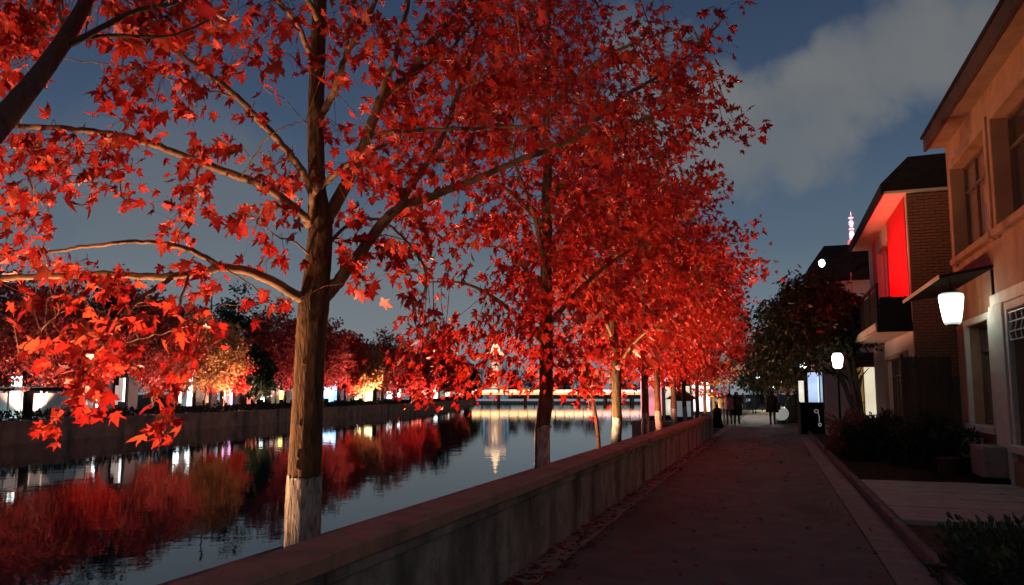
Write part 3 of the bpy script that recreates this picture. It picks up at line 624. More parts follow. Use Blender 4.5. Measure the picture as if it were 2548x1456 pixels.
# --- far house with black roof
XC = 1.95
hc = thing('far_house', (XC, 36, 0), 'far house behind the dark tree with black roof and pale end wall', 'house')
MB().box((XC, 31, 0), (8, 46, 5.85)).build('wall', M['plaster'], hc)
MB().prism([(1.45, 5.85), (8.5, 5.85), (8.5, 7.15), (2.05, 7.15), (1.45, 6.3)], 1, 30.6, 46.4).build('roof', M['roof'], hc)
wo = MB().box((2.6, 30.93, 4.75), (3.35, 30.99, 5.3)).build('window', M['white'], hc)
MB().box((2.66, 30.91, 4.81), (3.29, 30.928, 5.24)).build('pane', M['glass'], wo)
for yy in (32.5, 36, 40): 
    wo = MB().box((XC - 0.03, yy, 1.0), (XC - 0.002, yy + 1.6, 2.6)).build('window', M['frame'], hc)
    MB().box((XC - 0.045, yy + 0.08, 1.08), (XC - 0.031, yy + 1.52, 2.52)).build('pane', M['glassw'], wo)
# lit shopfront facing along the path
sf = thing('shopfront', (3.0, 28.2, 0), 'small lit shopfront with ochre door and cream panel behind the tree stems', 'shopfront')
m_och = emitter('ochre_panel', (0.75, 0.42, 0.12), 0.22, base=(0.4, 0.25, 0.08), var=0.3, scale=1.5); m_cr = emitter('cream_panel', (1.0, 0.88, 0.62), 0.75, var=0.15, scale=1)
MB().box((2.55, 28.2, 0), (3.9, 28.4, 3.0)).build('wall', M['wood'], sf)
MB().box((2.62, 28.15, 0.1), (2.92, 28.19, 1.30)).build('door_panel', m_och, sf); MB().box((2.62, 28.15, 1.34), (2.92, 28.19, 2.5)).build('door_panel', m_och, sf)
MB().box((2.96, 28.15, 0.1), (3.3, 28.19, 2.5)).build('lit_panel', m_cr, sf)
MB().box((2.5, 27.8, 2.72), (3.9, 28.198, 2.82)).build('awning', M['tent'], sf)
MB().box((2.57, 28.16, 0.1), (2.612, 28.19, 1.6)).build('neon_edge', emitter('blue_edge', (0.35, 0.65, 1.0), 1.6), sf)
# blue display boxes
for (px, lab, c, s) in ((2024, 'pale blue lit display box on the shop side next to the dark counter', (0.50, 0.68, 1.0), 0.95), (2049, 'bright cyan lit display box between the pale blue box and the tree stems', (0.35, 0.70, 1.0), 1.35)):
    p = onY(px, 968, 36.0); d = thing('display_box', (p[0], 36, 0), lab, 'display box', 'lit display boxes')
    MB().box((p[0] - 0.24, 36.0, 0.0), (p[0] + 0.24, 36.2, 2.62)).build('frame', M['black'], d)
    MB().box((p[0] - 0.215, 35.97, 1.22), (p[0] + 0.215, 35.998, 2.55)).build('lit_face', emitter('display_blue', c, s, var=0.35, scale=1.2), d)
p = onY(1994, 975, 37.0); d = thing('sign_post', (p[0], 37, 0), 'narrow lit white sign post beside the display boxes', 'sign')
MB().box((p[0] - 0.13, 37, 0), (p[0] + 0.13, 37.1, 2.35)).build('post', M['wood'], d); MB().box((p[0] - 0.11, 36.97, 0.95), (p[0] + 0.11, 36.998, 2.2)).build('lit_face', emitter('sign_white', (1, 0.95, 0.8), 0.8, var=0.3, scale=2), d)
# wall lamp on far house, second lantern on post
p = onY(2045, 656, 29.6); wl = thing('wall_lamp', p, 'small round white lamp on the eave corner of the far house', 'lamp')
MB().lathe(p, [(0.04, -0.12), (0.09, -0.07), (0.11, 0.02), (0.085, 0.11), (0.03, 0.15)], 14).build('globe', emitter('lamp_globe', (1, 1, 0.96), 7), wl, True); MB().box((p[0] - 0.02, p[1], p[2] + 0.14), (p[0] + 0.3, p[1] + 0.05, p[2] + 0.19)).build('arm', M['black'], wl)
p = onY(2084, 899, 23.3)
lp = thing('post_lantern', (p[0], p[1], 0), 'white glowing lantern on a thin black post under the dark tree', 'street lamp')
MB().lathe(p, [(0.08, -0.19), (0.115, -0.155), (0.145, 0.045), (0.145, 0.13), (0.1, 0.22)], 16).build('glass_shade', emitter('post_lantern_glow', (1, 0.98, 0.9), 9), lp, True)
MB().lathe(p, [(0.12, 0.222), (0.14, 0.25), (0.03, 0.32)], 14).build('cap', M['black'], lp)
MB().tube([(p[0], p[1], 0), (p[0], p[1], p[2] - 0.2)], [0.035, 0.025], 8).build('post', M['black'], lp)
# ================================================================== trees
def trunk_mesh(path_, rad, n, rng, rough=0.05):
    m = len(path_); a = np.arange(n) * 2 * math.pi / n
    ph = rng.uniform(0, 6.28, 6); j = np.ones((m, n)); s = np.linspace(0, 1, m)[:, None] * np.linalg.norm(path_[-1] - path_[0])
    for q, fr_ in enumerate((2, 3, 5, 9, 13)):
        j += rough * (0.6, 0.5, 0.45, 0.35, 0.3)[q] * np.sin(a[None] * fr_ + ph[q] + 0.8 * np.sin(s * (1.3 + q) + ph[5] + q))
    j += rng.normal(size=(m, n)) * rough * 0.25
    return tube_np(path_, rad, n, j)
def taper(path_, r0, r1, p=1.0):
    t_ = np.linspace(0, 1, len(path_)) ** p; return r0 + (r1 - r0) * t_
def add_tube(name, path_, rad, mat, parent, n=8, rng=None, rough=0.05):
    V, Fc = trunk_mesh(np.array(path_), rad, n, rng, rough) if rng is not None else tube_np(path_, rad, n)
    me = mesh_np(name, V - ORG[parent], np.array(Fc)); return link(name, me, mat, parent, True)
def whitewash(parent, path_, rad, z1, rng, n=28):
    keep = path_[:, 2] < z1 + 0.25
    p = path_[keep]; r_ = rad[keep] * 1.02 + 0.003
    V, Fc = trunk_mesh(p, r_, n, rng, 0.045)
    # uneven upper edge
    top = len(p) - 1; a = np.arange(n)
    e = z1 + 0.006 * np.sin(a * 0.3) + rng.normal(size=n) * 0.006
    for i in range(len(p)):
        for k in range(n): V[i * n + k, 2] = min(V[i * n + k, 2], e[k])
    return link('whitewash_band', mesh_np('whitewash_band', V - ORG[parent], np.array(Fc)), M['lime'], parent, True)
def finish_crown(t_, P, size, tone, out_, rng, detail, mat, tw_V, tw_F, singles=0, droop=0.7, spread=0.6, twigmat=None):
    fr = frames(len(P), rng, out_, droop, spread)
    idx = np.array([], int)
    if singles:
        sc = size / to_cam(P) * in_view(P); idx = np.argsort(-sc)[:singles]
    mask = np.ones(len(P), bool); mask[idx] = False
    V, T, tn = leaf_mesh(P[mask], size[mask], tuple(f[mask] for f in fr), LT[detail] if isinstance(detail, int) else detail, tone[mask], rng)
    cr_ = link('crown', mesh_np('crown', V - ORG[t_], T, tn), mat, t_, kind='stuff')
    if singles: leaf_objects(idx, P, size, fr, cr_, _lv)
    if tw_V is not None: link('twigs', mesh_np('twigs', tw_V - ORG[t_], tw_F), twigmat or M['twig'], t_, kind='stuff')
    return cr_

# ---------------------------------------------------------------- near maple, traced
D1 = 5.583
def tr(pts, dd0=0.0, dd1=0.0):
    n = len(pts); return [onD(x, y, D1 + dd0 + (dd1 - dd0) * i / max(1, n - 1)) for i, (x, y) in enumerate(pts)]
def px(r, D=D1): return r * D / F
t1 = thing('maple_tree', (-3.2, 4.81, 0), 'large red maple with thick orange lit trunk and whitewashed base behind the parapet', 'tree', None)
rng = np.random.default_rng(11)
tp_ = smooth_path(tr([(748, 1475), (752, 1400), (757, 1220), (764, 1040), (770, 900), (777, 800), (786, 720), (794, 640), (798, 565), (793, 500), (788, 420), (786, 300), (790, 150), (796, 0), (803, -180), (812, -400), (820, -640)]), 7)
tp_[:, 2] = np.maximum(tp_[:, 2], 0); 
base = np.array([[-3.2, 4.81, -0.1]]); 
zt_ = tp_[:, 2]; kp = zt_ > 0.05; tp_ = np.concatenate([base, np.array([[tp_[kp][0][0], tp_[kp][0][1], 0.02]]), tp_[kp]])
zs = tp_[:, 2]
rad1 = np.interp(zs, [0, 0.15, 0.9, 1.85, 2.25, 2.5, 2.8, 2.95, 3.1, 3.6, 4.5, 5.4, 6.2], [0.165, 0.128, 0.121, 0.108, 0.114, 0.096, 0.092, 0.082, 0.064, 0.062, 0.054, 0.035, 0.015])
pth = []; rr = []
# resample finely for bark relief
cum = np.concatenate([[0], np.cumsum(np.linalg.norm(np.diff(tp_, axis=0), axis=1))]); q = np.linspace(0, cum[-1], 190)
pf = np.stack([np.interp(q, cum, tp_[:, k]) for k in range(3)], 1); rf = np.interp(q, cum, rad1)
add_tube('trunk', pf, rf, M['bark'], t1, 44, np.random.default_rng(1), 0.045)
whitewash(t1, pf, rf, 1.02, np.random.default_rng(1), 44)
for (kx, ky, kr) in ((748, 1128, 0.022), (742, 1160, 0.026), (745, 1052, 0.018), (741, 900, 0.015)):
    kc = onD(kx, ky, D1); j = np.argmin(np.abs(pf[:, 2] - kc[2])); dr = Cc - pf[j]; dr[2] = 0; dr /= np.linalg.norm(dr); sd_ = np.cross(dr, [0, 0, 1]); dr = dr * 0.94 - sd_ * (-0.33)
    kc = pf[j] + dr / np.linalg.norm(dr) * (rf[j] * 0.97); mb = MB().lathe((0, 0, 0), [(kr, -kr * 0.2), (kr * 1.15, kr * 0.15), (kr * 0.95, kr * 0.5), (kr * 0.6, kr * 0.42), (kr * 0.3, kr * 0.1)], 12)
    mw = np.array(Vector(dr).to_track_quat('Z', 'Y').to_matrix()); mb.v = [tuple(mw @ np.array(v) * np.array([1, 1, 1.5]) + kc) for v in mb.v]; mb.build('knot', M['bark'], t1, True)
# each branch: points, radius px start/end, depth offsets start/end
BR = {
 'a': ([(752, 745), (741, 737), (684, 703), (620, 677), (556, 667), (483, 681), (385, 690), (256, 682), (150, 686), (0, 696), (-90, 712)], 14, 5, 0, -0.9),
 'a2': ([(551, 664), (491, 630), (419, 609), (342, 602), (214, 613), (150, 622), (0, 634), (-80, 645)], 7, 2.2, -0.38, -0.75),
 'a3': ([(427, 693), (376, 724), (320, 771), (256, 844), (231, 891), (209, 942), (180, 1000), (145, 1045)], 6, 1.4, -0.52, -1.35),
 'a4': ([(534, 793), (460, 810), (400, 830), (303, 856)], 1.3, 2.0, -0.9, -0.85),
 'a5': ([(250, 690), (171, 763), (110, 810), (47, 878)], 2.5, 1.2, -0.7, -1.2),
 'a6': ([(470, 684), (445, 770), (461, 831), (453, 925), (440, 1000), (420, 1050), (400, 1082)], 3, 1.2, -0.45, -1.2),
 'a7': ([(560, 668), (640, 720), (690, 770)], 2, 1, -0.35, -0.7),
 'b': ([(795, 752), (830, 718), (870, 660), (953, 558), (1000, 511), (1069, 492), (1184, 446), (1300, 396), (1427, 346), (1531, 255), (1615, 203), (1700, 150), (1790, 60)], 19, 2.5, 0, 0.5),
 'b2': ([(980, 530), (1040, 442), (1088, 365), (1115, 308), (1146, 211), (1169, 150), (1200, 23), (1240, -120)], 9, 4, 0.1, 0.8),
 'b3': ([(915, 346), (940, 336), (992, 327), (1107, 321), (1240, 318), (1357, 311)], 7, 3.5, 0.25, 0.0),
 'b4': ([(1615, 203), (1690, 210), (1770, 245), (1800, 260)], 3, 1.2, 0.45, 0.4),
 'b5': ([(1560, 235), (1620, 280), (1690, 320)], 3, 1.2, 0.42, 0.3),
 'c': ([(800, 560), (819, 538), (884, 415), (915, 338), (953, 238), (1015, 192), (1077, 100), (1165, 8), (1230, -110), (1290, -260)], 20, 5, 0, 0.6),
 'c2': ([(948, 245), (965, 190), (980, 154), (1003, 58), (1015, 15), (1030, -130)], 9, 4, 0.25, 0.1),
 'c3': ([(1023, 190), (1127, 115), (1203, 19), (1270, -80)], 6, 2.5, 0.35, 0.5),
 'd': ([(776, 545), (780, 480), (811, 454), (846, 423), (896, 385), (960, 360)], 11, 4, -0.09, -0.55),
 'e': ([(782, 490), (776, 474), (748, 419), (701, 359), (641, 295), (590, 239), (513, 180), (427, 120), (376, 94), (214, 90), (120, 80)], 12, 2.5, -0.04, -1.0),
 'e2': ([(590, 242), (520, 225), (440, 205), (380, 178), (270, 160), (157, 145)], 2.6, 1.2, -0.5, -0.9),
 'f': ([(770, 560), (754, 534), (684, 479), (598, 440), (513, 410), (427, 376), (342, 346), (256, 331), (171, 320), (21, 312), (-80, 305)], 12, 5, -0.05, -0.8),
 'f2': ([(600, 441), (660, 350), (720, 310), (760, 305)], 2.2, 1, -0.3, -0.5),
 'f3': ([(300, 338), (295, 395), (300, 470), (318, 505)], 2.5, 1, -0.55, -0.7),
 'f4': ([(500, 405), (480, 470), (470, 540), (440, 590)], 2.5, 1, -0.4, -0.5),
 'f5': ([(110, 316), (70, 420), (90, 520), (60, 590)], 3, 1, -0.7, -0.8),
 'g': ([(793, 300), (830, 231), (850, 169), (869, 123), (930, 8), (975, -90)], 10, 5, -0.04, -0.4),
 'g2': ([(860, 140), (877, 38), (884, -20), (900, -160)], 6, 3, -0.2, -0.1),
 'h': ([(790, 180), (740, 60), (690, 0), (640, -80), (560, -150)], 8, 4, -0.03, -0.9),
 'h2': ([(796, 60), (720, -80), (600, -160), (420, -180)], 8, 3, 0, -1.4),
 'i': ([(812, 610), (870, 560), (940, 545), (1010, 600), (1060, 680), (1040, 780)], 6, 2, 0.05, 0.2),
 'j': ([(815, 590), (880, 600), (960, 585), (1040, 610)], 4, 1.5, 0.08, 0.9),
 'k': ([(775, 640), (730, 600), (690, 590), (650, 560)], 3, 1.2, -0.05, -0.4),
}
bpts = []; 
for nm, (pts, r0, r1, d0, d1) in BR.items():
    p = smooth_path(tr(pts, d0, d1), 6); p[1:-1] += rng.normal(size=(len(p) - 2, 3)) * 0.004
    rads = taper(p, px(r0), px(r1), 0.8)
    add_tube('limb', p, rads, M['limb'], t1, 12 if r0 > 8 else 7, np.random.default_rng(len(nm) + int(r0)), 0.05)
    bpts.append(p[len(p) // 5:])
bpts = np.concatenate(bpts)
# leaf sprays: x, y, half width, half height, count, depth offset
CL = [(60, 60, 110, 70, 46, -1.1), (150, 40, 100, 50, 30, -0.6), (60, 170, 70, 50, 22, -1.3), (320, 45, 110, 55, 34, -0.8), (430, 150, 80, 70, 30, -0.8), (560, 60, 110, 65, 46, -0.7), (690, 40, 75, 55, 30, -0.5),
 (700, 120, 40, 26, 7, -1.7), (755, 30, 30, 22, 4, -1.9), (640, 212, 26, 18, 5, -1.2), (505, 258, 24, 18, 4, -1.2), (420, 240, 100, 70, 40, -0.8), (320, 200, 70, 50, 24, -0.8), (570, 140, 70, 50, 26, -0.6), (340, 290, 60, 40, 20, -0.7),
 (270, 210, 40, 30, 10, -0.9), (60, 395, 90, 60, 34, -0.9), (170, 420, 80, 60, 34, -0.7), (40, 340, 60, 30, 16, -0.8), (230, 350, 110, 34, 32, -0.6), (222, 500, 22, 22, 6, -0.9), (310, 430, 34, 44, 16, -0.7), (318, 490, 18, 26, 7, -0.8), (160, 466, 24, 16, 4, -1.4),
 (40, 470, 40, 40, 10, -0.9), (85, 555, 50, 34, 15, -0.9), (50, 545, 34, 26, 8, -1.1), (110, 500, 34, 34, 10, -0.8), (485, 420, 50, 55, 22, -0.5), (490, 490, 55, 45, 22, -0.5), (440, 565, 42, 36, 15, -0.5), (560, 375, 60, 34, 15, -0.5), (620, 300, 30, 30, 6, -0.5), (680, 430, 55, 50, 22, -0.4),
 (570, 545, 16, 14, 3, -0.6), (650, 560, 70, 50, 24, -0.3), (700, 520, 40, 34, 14, -0.3), (700, 625, 40, 34, 14, -0.3), (730, 460, 34, 40, 12, -0.3), (40, 620, 55, 22, 12, -0.8), (90, 650, 80, 30, 24, -0.8), (150, 665, 50, 24, 12, -0.8), (200, 630, 30, 30, 7, -0.8), (330, 705, 60, 30, 20, -0.8),
 (470, 670, 50, 20, 12, -0.5), (290, 720, 60, 34, 20, -0.9), (550, 710, 34, 24, 7, -0.4), (605, 765, 20, 24, 4, -1.0), (690, 755, 36, 20, 9, -0.6), (120, 735, 26, 22, 5, -1.3), (30, 720, 34, 24, 6, -1.2), (210, 750, 45, 36, 16, -1.0), (270, 800, 70, 50, 34, -1.0), (340, 770, 50, 40, 18, -0.9), (440, 770, 60, 44, 30, -0.8),
 (480, 830, 55, 44, 28, -0.9), (545, 810, 50, 34, 16, -0.8), (250, 870, 50, 40, 24, -1.1), (200, 920, 40, 40, 18, -1.2), (268, 935, 18, 14, 3, -1.3), (215, 975, 36, 30, 13, -1.3), (150, 1000, 30, 26, 8, -1.3), (225, 1000, 26, 18, 5, -1.35), (140, 1045, 34, 26, 8, -1.45), (170, 880, 40, 30, 9, -1.1), (440, 920, 40, 40, 19, -1.0), (430, 985, 26, 30, 9, -1.15), (460, 880, 34, 30, 12, -1.0),
 (415, 1040, 24, 20, 5, -1.25), (395, 1075, 24, 16, 5, -1.3), (440, 1040, 22, 14, 4, -1.3), (10, 800, 16, 14, 2, -1.6), (310, 860, 40, 30, 12, -1.0), (150, 850, 40, 30, 9, -1.0),
 (860, 60, 60, 60, 24, -0.3), (840, 170, 40, 40, 12, -0.4), (930, 150, 60, 60, 22, 0.1), (920, 40, 60, 50, 24, 0.0), (1000, 80, 70, 60, 26, 0.2), (870, 300, 50, 40, 12, -0.2), (960, 300, 60, 50, 20, 0.2), (900, 390, 60, 40, 22, -0.3), (960, 440, 50, 40, 16, 0.1), (1050, 250, 80, 70, 34, 0.4), (1040, 400, 70, 50, 24, 0.2), (1030, 480, 50, 24, 12, 0.0),
 (1110, 150, 80, 80, 36, 0.5), (1180, 60, 90, 60, 36, 0.6), (1200, 250, 90, 80, 40, 0.3), (1150, 400, 80, 60, 30, 0.2), (1290, 200, 90, 80, 36, 0.4), (1270, 350, 80, 60, 28, 0.2), (1330, 80, 90, 80, 40, 0.7), (1400, 280, 80, 60, 30, 0.2), (1460, 180, 80, 70, 30, 0.5), (1480, 360, 60, 50, 18, 0.3), (1540, 260, 60, 50, 20, 0.4), (1560, 130, 60, 50, 20, 0.6),
 (880, 660, 44, 50, 14, 0.1), (900, 720, 40, 40, 12, 0.2), (960, 610, 60, 40, 18, 0.2), (1030, 640, 50, 50, 16, 0.3), (880, 540, 40, 34, 12, 0.1), (1040, 750, 26, 44, 10, 0.2), (1030, 820, 16, 30, 5, 0.2), (990, 690, 40, 34, 8, 0.4), (850, 620, 26, 30, 7, 0.0), (1060, 560, 50, 40, 14, 0.5),
 (1640, 165, 44, 34, 14, 0.5), (1700, 90, 40, 30, 10, 0.5), (1700, 130, 44, 30, 13, 0.45), (1765, 105, 44, 30, 13, 0.5), (1720, 190, 44, 26, 12, 0.45), (1760, 175, 40, 26, 11, 0.4), (1780, 252, 26, 18, 6, 0.35), (1720, 250, 44, 26, 12, 0.4), (1650, 250, 44, 34, 14, 0.4), (1680, 315, 26, 20, 6, 0.3), (1785, 22, 44, 22, 9, 0.5), (1848, 8, 18, 12, 3, 0.5), (1600, 60, 34, 34, 8, 0.6), (1800, 60, 26, 20, 5, 0.5)]
# hidden upper crown above the frame
for _ in range(60):
    x = rng.uniform(-100, 1500); CL.append((x, rng.uniform(-420, -40), 110, 70, 22, rng.uniform(-1.3, 1.3)))
Ps = []; tw0 = []; tw1 = []; pet0 = []
for (x, y, rx, ry, n, dd) in CL:
    n = int(n * ((0.72 if (x < 600 and y > 690) else 1.4 if x < 800 else 2.0) if n > 9 else 1.1)); k = max(1, n // 6)
    nodes = np.array([onD(x + rng.uniform(-0.75, 0.75) * rx, y + rng.uniform(-0.8, 0.6) * ry, D1 + dd + rng.normal() * (0.28 if n > 20 else 0.1)) for _ in range(k)])
    for nn_ in nodes:
        j = np.argmin(((bpts - nn_) ** 2).sum(1)); mid = (bpts[j] + nn_) / 2 + np.array([0, 0, 0.04 + rng.uniform(0, 0.05)]) + rng.normal(size=3) * 0.015
        tw0 += [bpts[j], mid]; tw1 += [mid, nn_]
    c = rng.integers(0, k, n); off = rng.normal(size=(n, 3)) * np.array([px(rx) * 0.30 + 0.03, px(rx) * 0.30 + 0.03, px(ry) * 0.30 + 0.02]); off[:, 2] -= 0.03
    Ps.append(nodes[c] + off); pet0.append(nodes[c])
P = np.concatenate(Ps); pet0 = np.concatenate(pet0); n = len(P)
size = 0.050 + 0.072 * rng.beta(1.6, 1.6, n); tone = np.clip(rng.beta(1.5, 1.7, n), 0, 1)
tv1, tf1 = sticks(tw0, tw1, 0.0032, 0.0018); tv2, tf2 = sticks(pet0, P, 0.0014, 0.0010)
out_ = P - np.array([-3.2, 4.81, 3.0]); out_[:, 2] = 0; out_ /= np.linalg.norm(out_, axis=1)[:, None]
finish_crown(t1, P, size, tone, out_, rng, 2, M['leaf'], np.concatenate([tv1, tv2]), np.concatenate([tf1, tf2 + len(tv1)]), 300, 0.75, 0.55)

# ---------------------------------------------------------------- maple whose limb comes in beside the camera
t0 = thing('maple_tree', (-3.25, 0.55, 0), 'maple whose thick dark limb rises across the sky beside the large lit maple', 'tree')
b0 = np.array([-3.25, 0.55, 0.0])
p = smooth_path([b0 + np.array([0, 0, -0.1]), b0 + np.array([0.02, 0.02, 0.9]), b0 + np.array([0.0, 0.05, 1.8]), b0 + np.array([0.05, 0.0, 3.2]), b0 + np.array([0.0, 0.1, 5.0]), b0 + np.array([0.1, 0, 6.6])], 12)
add_tube('trunk', p, np.interp(p[:, 2], [0, 0.2, 2, 4, 6.6], [0.15, 0.12, 0.10, 0.06, 0.02]), M['bark'], t0, 24, rng, 0.05)
l0 = smooth_path([b0 + np.array([0, 0.05, 1.75]), onD(-240, 560, 2.1), onD(-120, 425, 2.6), onD(-21, 325, 3.0), onD(43, 256, 3.3), onD(120, 158, 3.6), onD(180, 64, 3.8), onD(222, -21, 4.0), onD(260, -160, 4.2), onD(300, -330, 4.3)], 6)
add_tube('limb', l0, taper(l0, 0.066, 0.022), M['dbark'], t0, 16, rng, 0.05)
l1 = smooth_path([onD(171, 111, 3.62), onD(200, 98, 3.64), onD(278, 56, 3.75), onD(342, 26, 3.85), onD(436, 4, 3.95), onD(540, -60, 4.1)], 6)
add_tube('limb', l1, taper(l1, 0.019, 0.008), M['dbark'], t0, 8, rng)
l2 = smooth_path([onD(205, 97, 3.66), onD(278, 88, 3.78), onD(397, 92, 3.9), onD(462, 77, 4.0), onD(540, 40, 4.1)], 6)
add_tube('limb', l2, taper(l2, 0.011, 0.004), M['dbark'], t0, 7, rng)
bp_ = np.concatenate([l0[20:], l1, l2])
CL0 = [(60, 30, 60, 40, 30, 4.2), (30, 110, 40, 40, 18, 4.2), (300, 20, 60, 40, 18, 4.0), (420, 30, 70, 40, 18, 4.0), (290, 90, 26, 30, 6, 3.8), (250, 120, 30, 20, 4, 3.9), (15, 205, 16, 20, 5, 4.2), (440, 90, 50, 30, 12, 4.0), (330, 70, 40, 30, 10, 3.9)]
for _ in range(36): CL0.append((rng.uniform(-500, 500), rng.uniform(-700, -40), 130, 90, 24, rng.uniform(2.6, 4.4)))
Ps = []; pe = []; tw0 = []; tw1 = []
for (x, y, rx, ry, n, dd) in CL0:
    n = int(n * 1.5); k = max(1, n // 7); nodes = np.array([onD(x + rng.uniform(-0.75, 0.75) * rx, y + rng.uniform(-0.8, 0.6) * ry, dd + rng.normal() * 0.12) for _ in range(k)])
    for nn_ in nodes:
        dq = ((bp_ - nn_) ** 2).sum(1); j = np.argsort(dq)[rng.integers(0, 14)]
        if dq[j] < 0.2: mid = (bp_[j] + nn_) / 2 + np.array([0, 0, 0.05]) + rng.normal(size=3) * 0.03; tw0 += [bp_[j], mid]; tw1 += [mid, nn_]
    c = rng.integers(0, k, n); off = rng.normal(size=(n, 3)) * np.array([rx * dd / F * 0.3 + 0.02, rx * dd / F * 0.3 + 0.02, ry * dd / F * 0.3 + 0.02])
    Ps.append(nodes[c] + off); pe.append(nodes[c])
P = np.concatenate(Ps); pe = np.concatenate(pe); n = len(P); size = rng.uniform(0.065, 0.11, n)
v1, f1 = sticks(tw0, tw1, 0.003, 0.0018); v2, f2 = sticks(pe, P, 0.0014, 0.001)
out_ = P - (b0 + np.array([0, 0, 3])); out_[:, 2] = 0; out_ /= np.linalg.norm(out_, axis=1)[:, None]
finish_crown(t0, P, size, rng.beta(2.2, 2.6, n), out_, rng, 2, M['leaf'], np.concatenate([v1, v2]), np.concatenate([f1, f2 + len(v1)]), 120)

# ---------------------------------------------------------------- procedural trees
def tree(name, pos, H, r0, fork, cr_r, nclump, per, lsize, detail, leaf, seed, label, group=None, cz=None, ch=None, wash=0.0, limbs=None, nlimb=9, bark='bark', shift=(0, 0), cat='tree', singles=0, clump_r=0.32, extra=(), lean=0.0, droopy=0.25, n_side=18, tone=(2.2, 2.4), twk=1.0, stems=1):
    rng = np.random.default_rng(seed); b0 = np.array([pos[0], pos[1], pos[2] if len(pos) > 2 else 0.0])
    t_ = thing(name, b0, label, cat, group)
    cz = cz or (fork + H) / 2 + 0.2; ch = ch or (H - fork) / 2 + 0.25
    ctr = b0 + np.array([shift[0], shift[1], cz])
    lp_ = []
    for s_ in range(stems):
        az0 = rng.uniform(0, 6.28); sp = 0.0 if stems == 1 else 0.35
        top = np.array([shift[0] * 0.9 + sp * math.cos(az0) * 2, shift[1] * 0.9 + sp * math.sin(az0) * 2, 0])
        zz_ = np.linspace(-0.1, H * (0.93 if stems == 1 else 0.8), 30); f_ = np.clip(zz_ / H, 0, 1)[:, None]
        tp = b0 + np.stack([0 * zz_, 0 * zz_, zz_], 1) + top * f_ ** 1.2 + np.cumsum(rng.normal(size=(30, 3)) * np.array([0.012, 0.012, 0]) * (H / 8), 0)
        tp[:4, :2] = b0[:2] + rng.normal(size=2) * (0.0 if stems == 1 else 0.1)
        rads = np.interp(zz_, [0, 0.25, fork, H], [r0 * 1.3, r0, r0 * 0.85, r0 * 0.12]) / (1 if stems == 1 else 1.6)
        add_tube('trunk' if stems == 1 else 'stem', tp, rads, M[bark], t_, n_side, rng, 0.05)
        if wash and s_ == 0: whitewash(t_, tp, rads, wash, rng, n_side)
        lp_.append(tp[(zz_ > fork)])
        az = rng.uniform(0, 6.28)
        for i in range(nlimb):
            z0 = fork + (H * 0.72 - fork) * (i / nlimb) ** 1.1; az += 2.4 + rng.normal() * 0.3
            j = np.argmin(np.abs(tp[:, 2] - b0[2] - z0)); st = tp[j]
            rr_ = cr_r * math.sqrt(max(0.1, 1 - ((z0 + 1.0 - cz) / (ch + 0.8)) ** 2)) * rng.uniform(0.7, 0.92)
            d = np.array([math.cos(az), math.sin(az), 0]); up_ = rr_ * rng.uniform(0.55, 1.0) * (1 - droopy)
            c_ = np.array([ctr[0], ctr[1], 0]) - np.array([st[0], st[1], 0]) if stems > 1 else np.zeros(3)
            e_ = st + d * rr_ + c_ * 0.8 + np.array([0, 0, up_])
            e_[2] = min(e_[2], b0[2] + H * 0.97)
            pp = smooth_path([st, st + (e_ - st) * 0.3 + np.array([0, 0, 0.14 * rr_]), st + (e_ - st) * 0.65 + np.array([0, 0, 0.13 * rr_]) + rng.normal(size=3) * 0.08, e_], 5)
            add_tube('limb', pp, taper(pp, r0 * 0.42, r0 * 0.07), M['limb' if bark == 'bark' else bark], t_, 7, rng, 0.04); lp_.append(pp[5:])
    lp_ = np.concatenate(lp_)
    # clump centres fill the crown, denser toward the outside
    u = rng.normal(size=(nclump, 3)); u /= np.linalg.norm(u, axis=1)[:, None]; rad_ = rng.uniform(0.1, 1, nclump) ** 0.45
    wob = 1 + 0.18 * np.sin(u[:, 0] * 5 + seed) * np.cos(u[:, 1] * 4 + seed * 2) + 0.1 * np.sin(u[:, 2] * 9 + seed)
    Cn = ctr + u * (rad_ * wob)[:, None] * np.array([cr_r, cr_r, ch])
    taperz = np.clip((Cn[:, 2] - ctr[2]) / ch, 0, 1); Cn[:, :2] = ctr[:2] + (Cn[:, :2] - ctr[:2]) * (1 - 0.35 * taperz)[:, None]
    if len(extra): Cn = np.concatenate([Cn, np.array(extra)]); nclump = len(Cn)
    j = np.array([np.argmin(((lp_ - c) ** 2).sum(1)) for c in Cn]); A = lp_[j]; mid = (A + Cn) / 2 + np.array([0, 0, 0.08]) + rng.normal(size=Cn.shape) * 0.04
    v1, f1 = sticks(np.concatenate([A, mid]), np.concatenate([mid, Cn]), 0.009 * twk, 0.004 * twk)
    n = nclump * per; c = np.repeat(np.arange(nclump), per)
    P = Cn[c] + rng.normal(size=(n, 3)) * clump_r * np.array([1, 1, 0.72]) * 0.6
    out_ = P - ctr; out_[:, 2] *= 0.3; out_ /= np.linalg.norm(out_, axis=1)[:, None] + 1e-6
    tn_ = np.clip(rng.beta(*tone, n) * 0.75 + rng.uniform(0, 0.3, nclump)[c], 0, 1)
    finish_crown(t_, P, lsize * rng.uniform(0.6, 1.15, n), tn_, out_, rng, detail, M[leaf], v1, f1, singles, twigmat=M['twig'] if bark == 'bark' else M['dbark'])
    return t_
ROW = 'red maples in a row along the river wall'
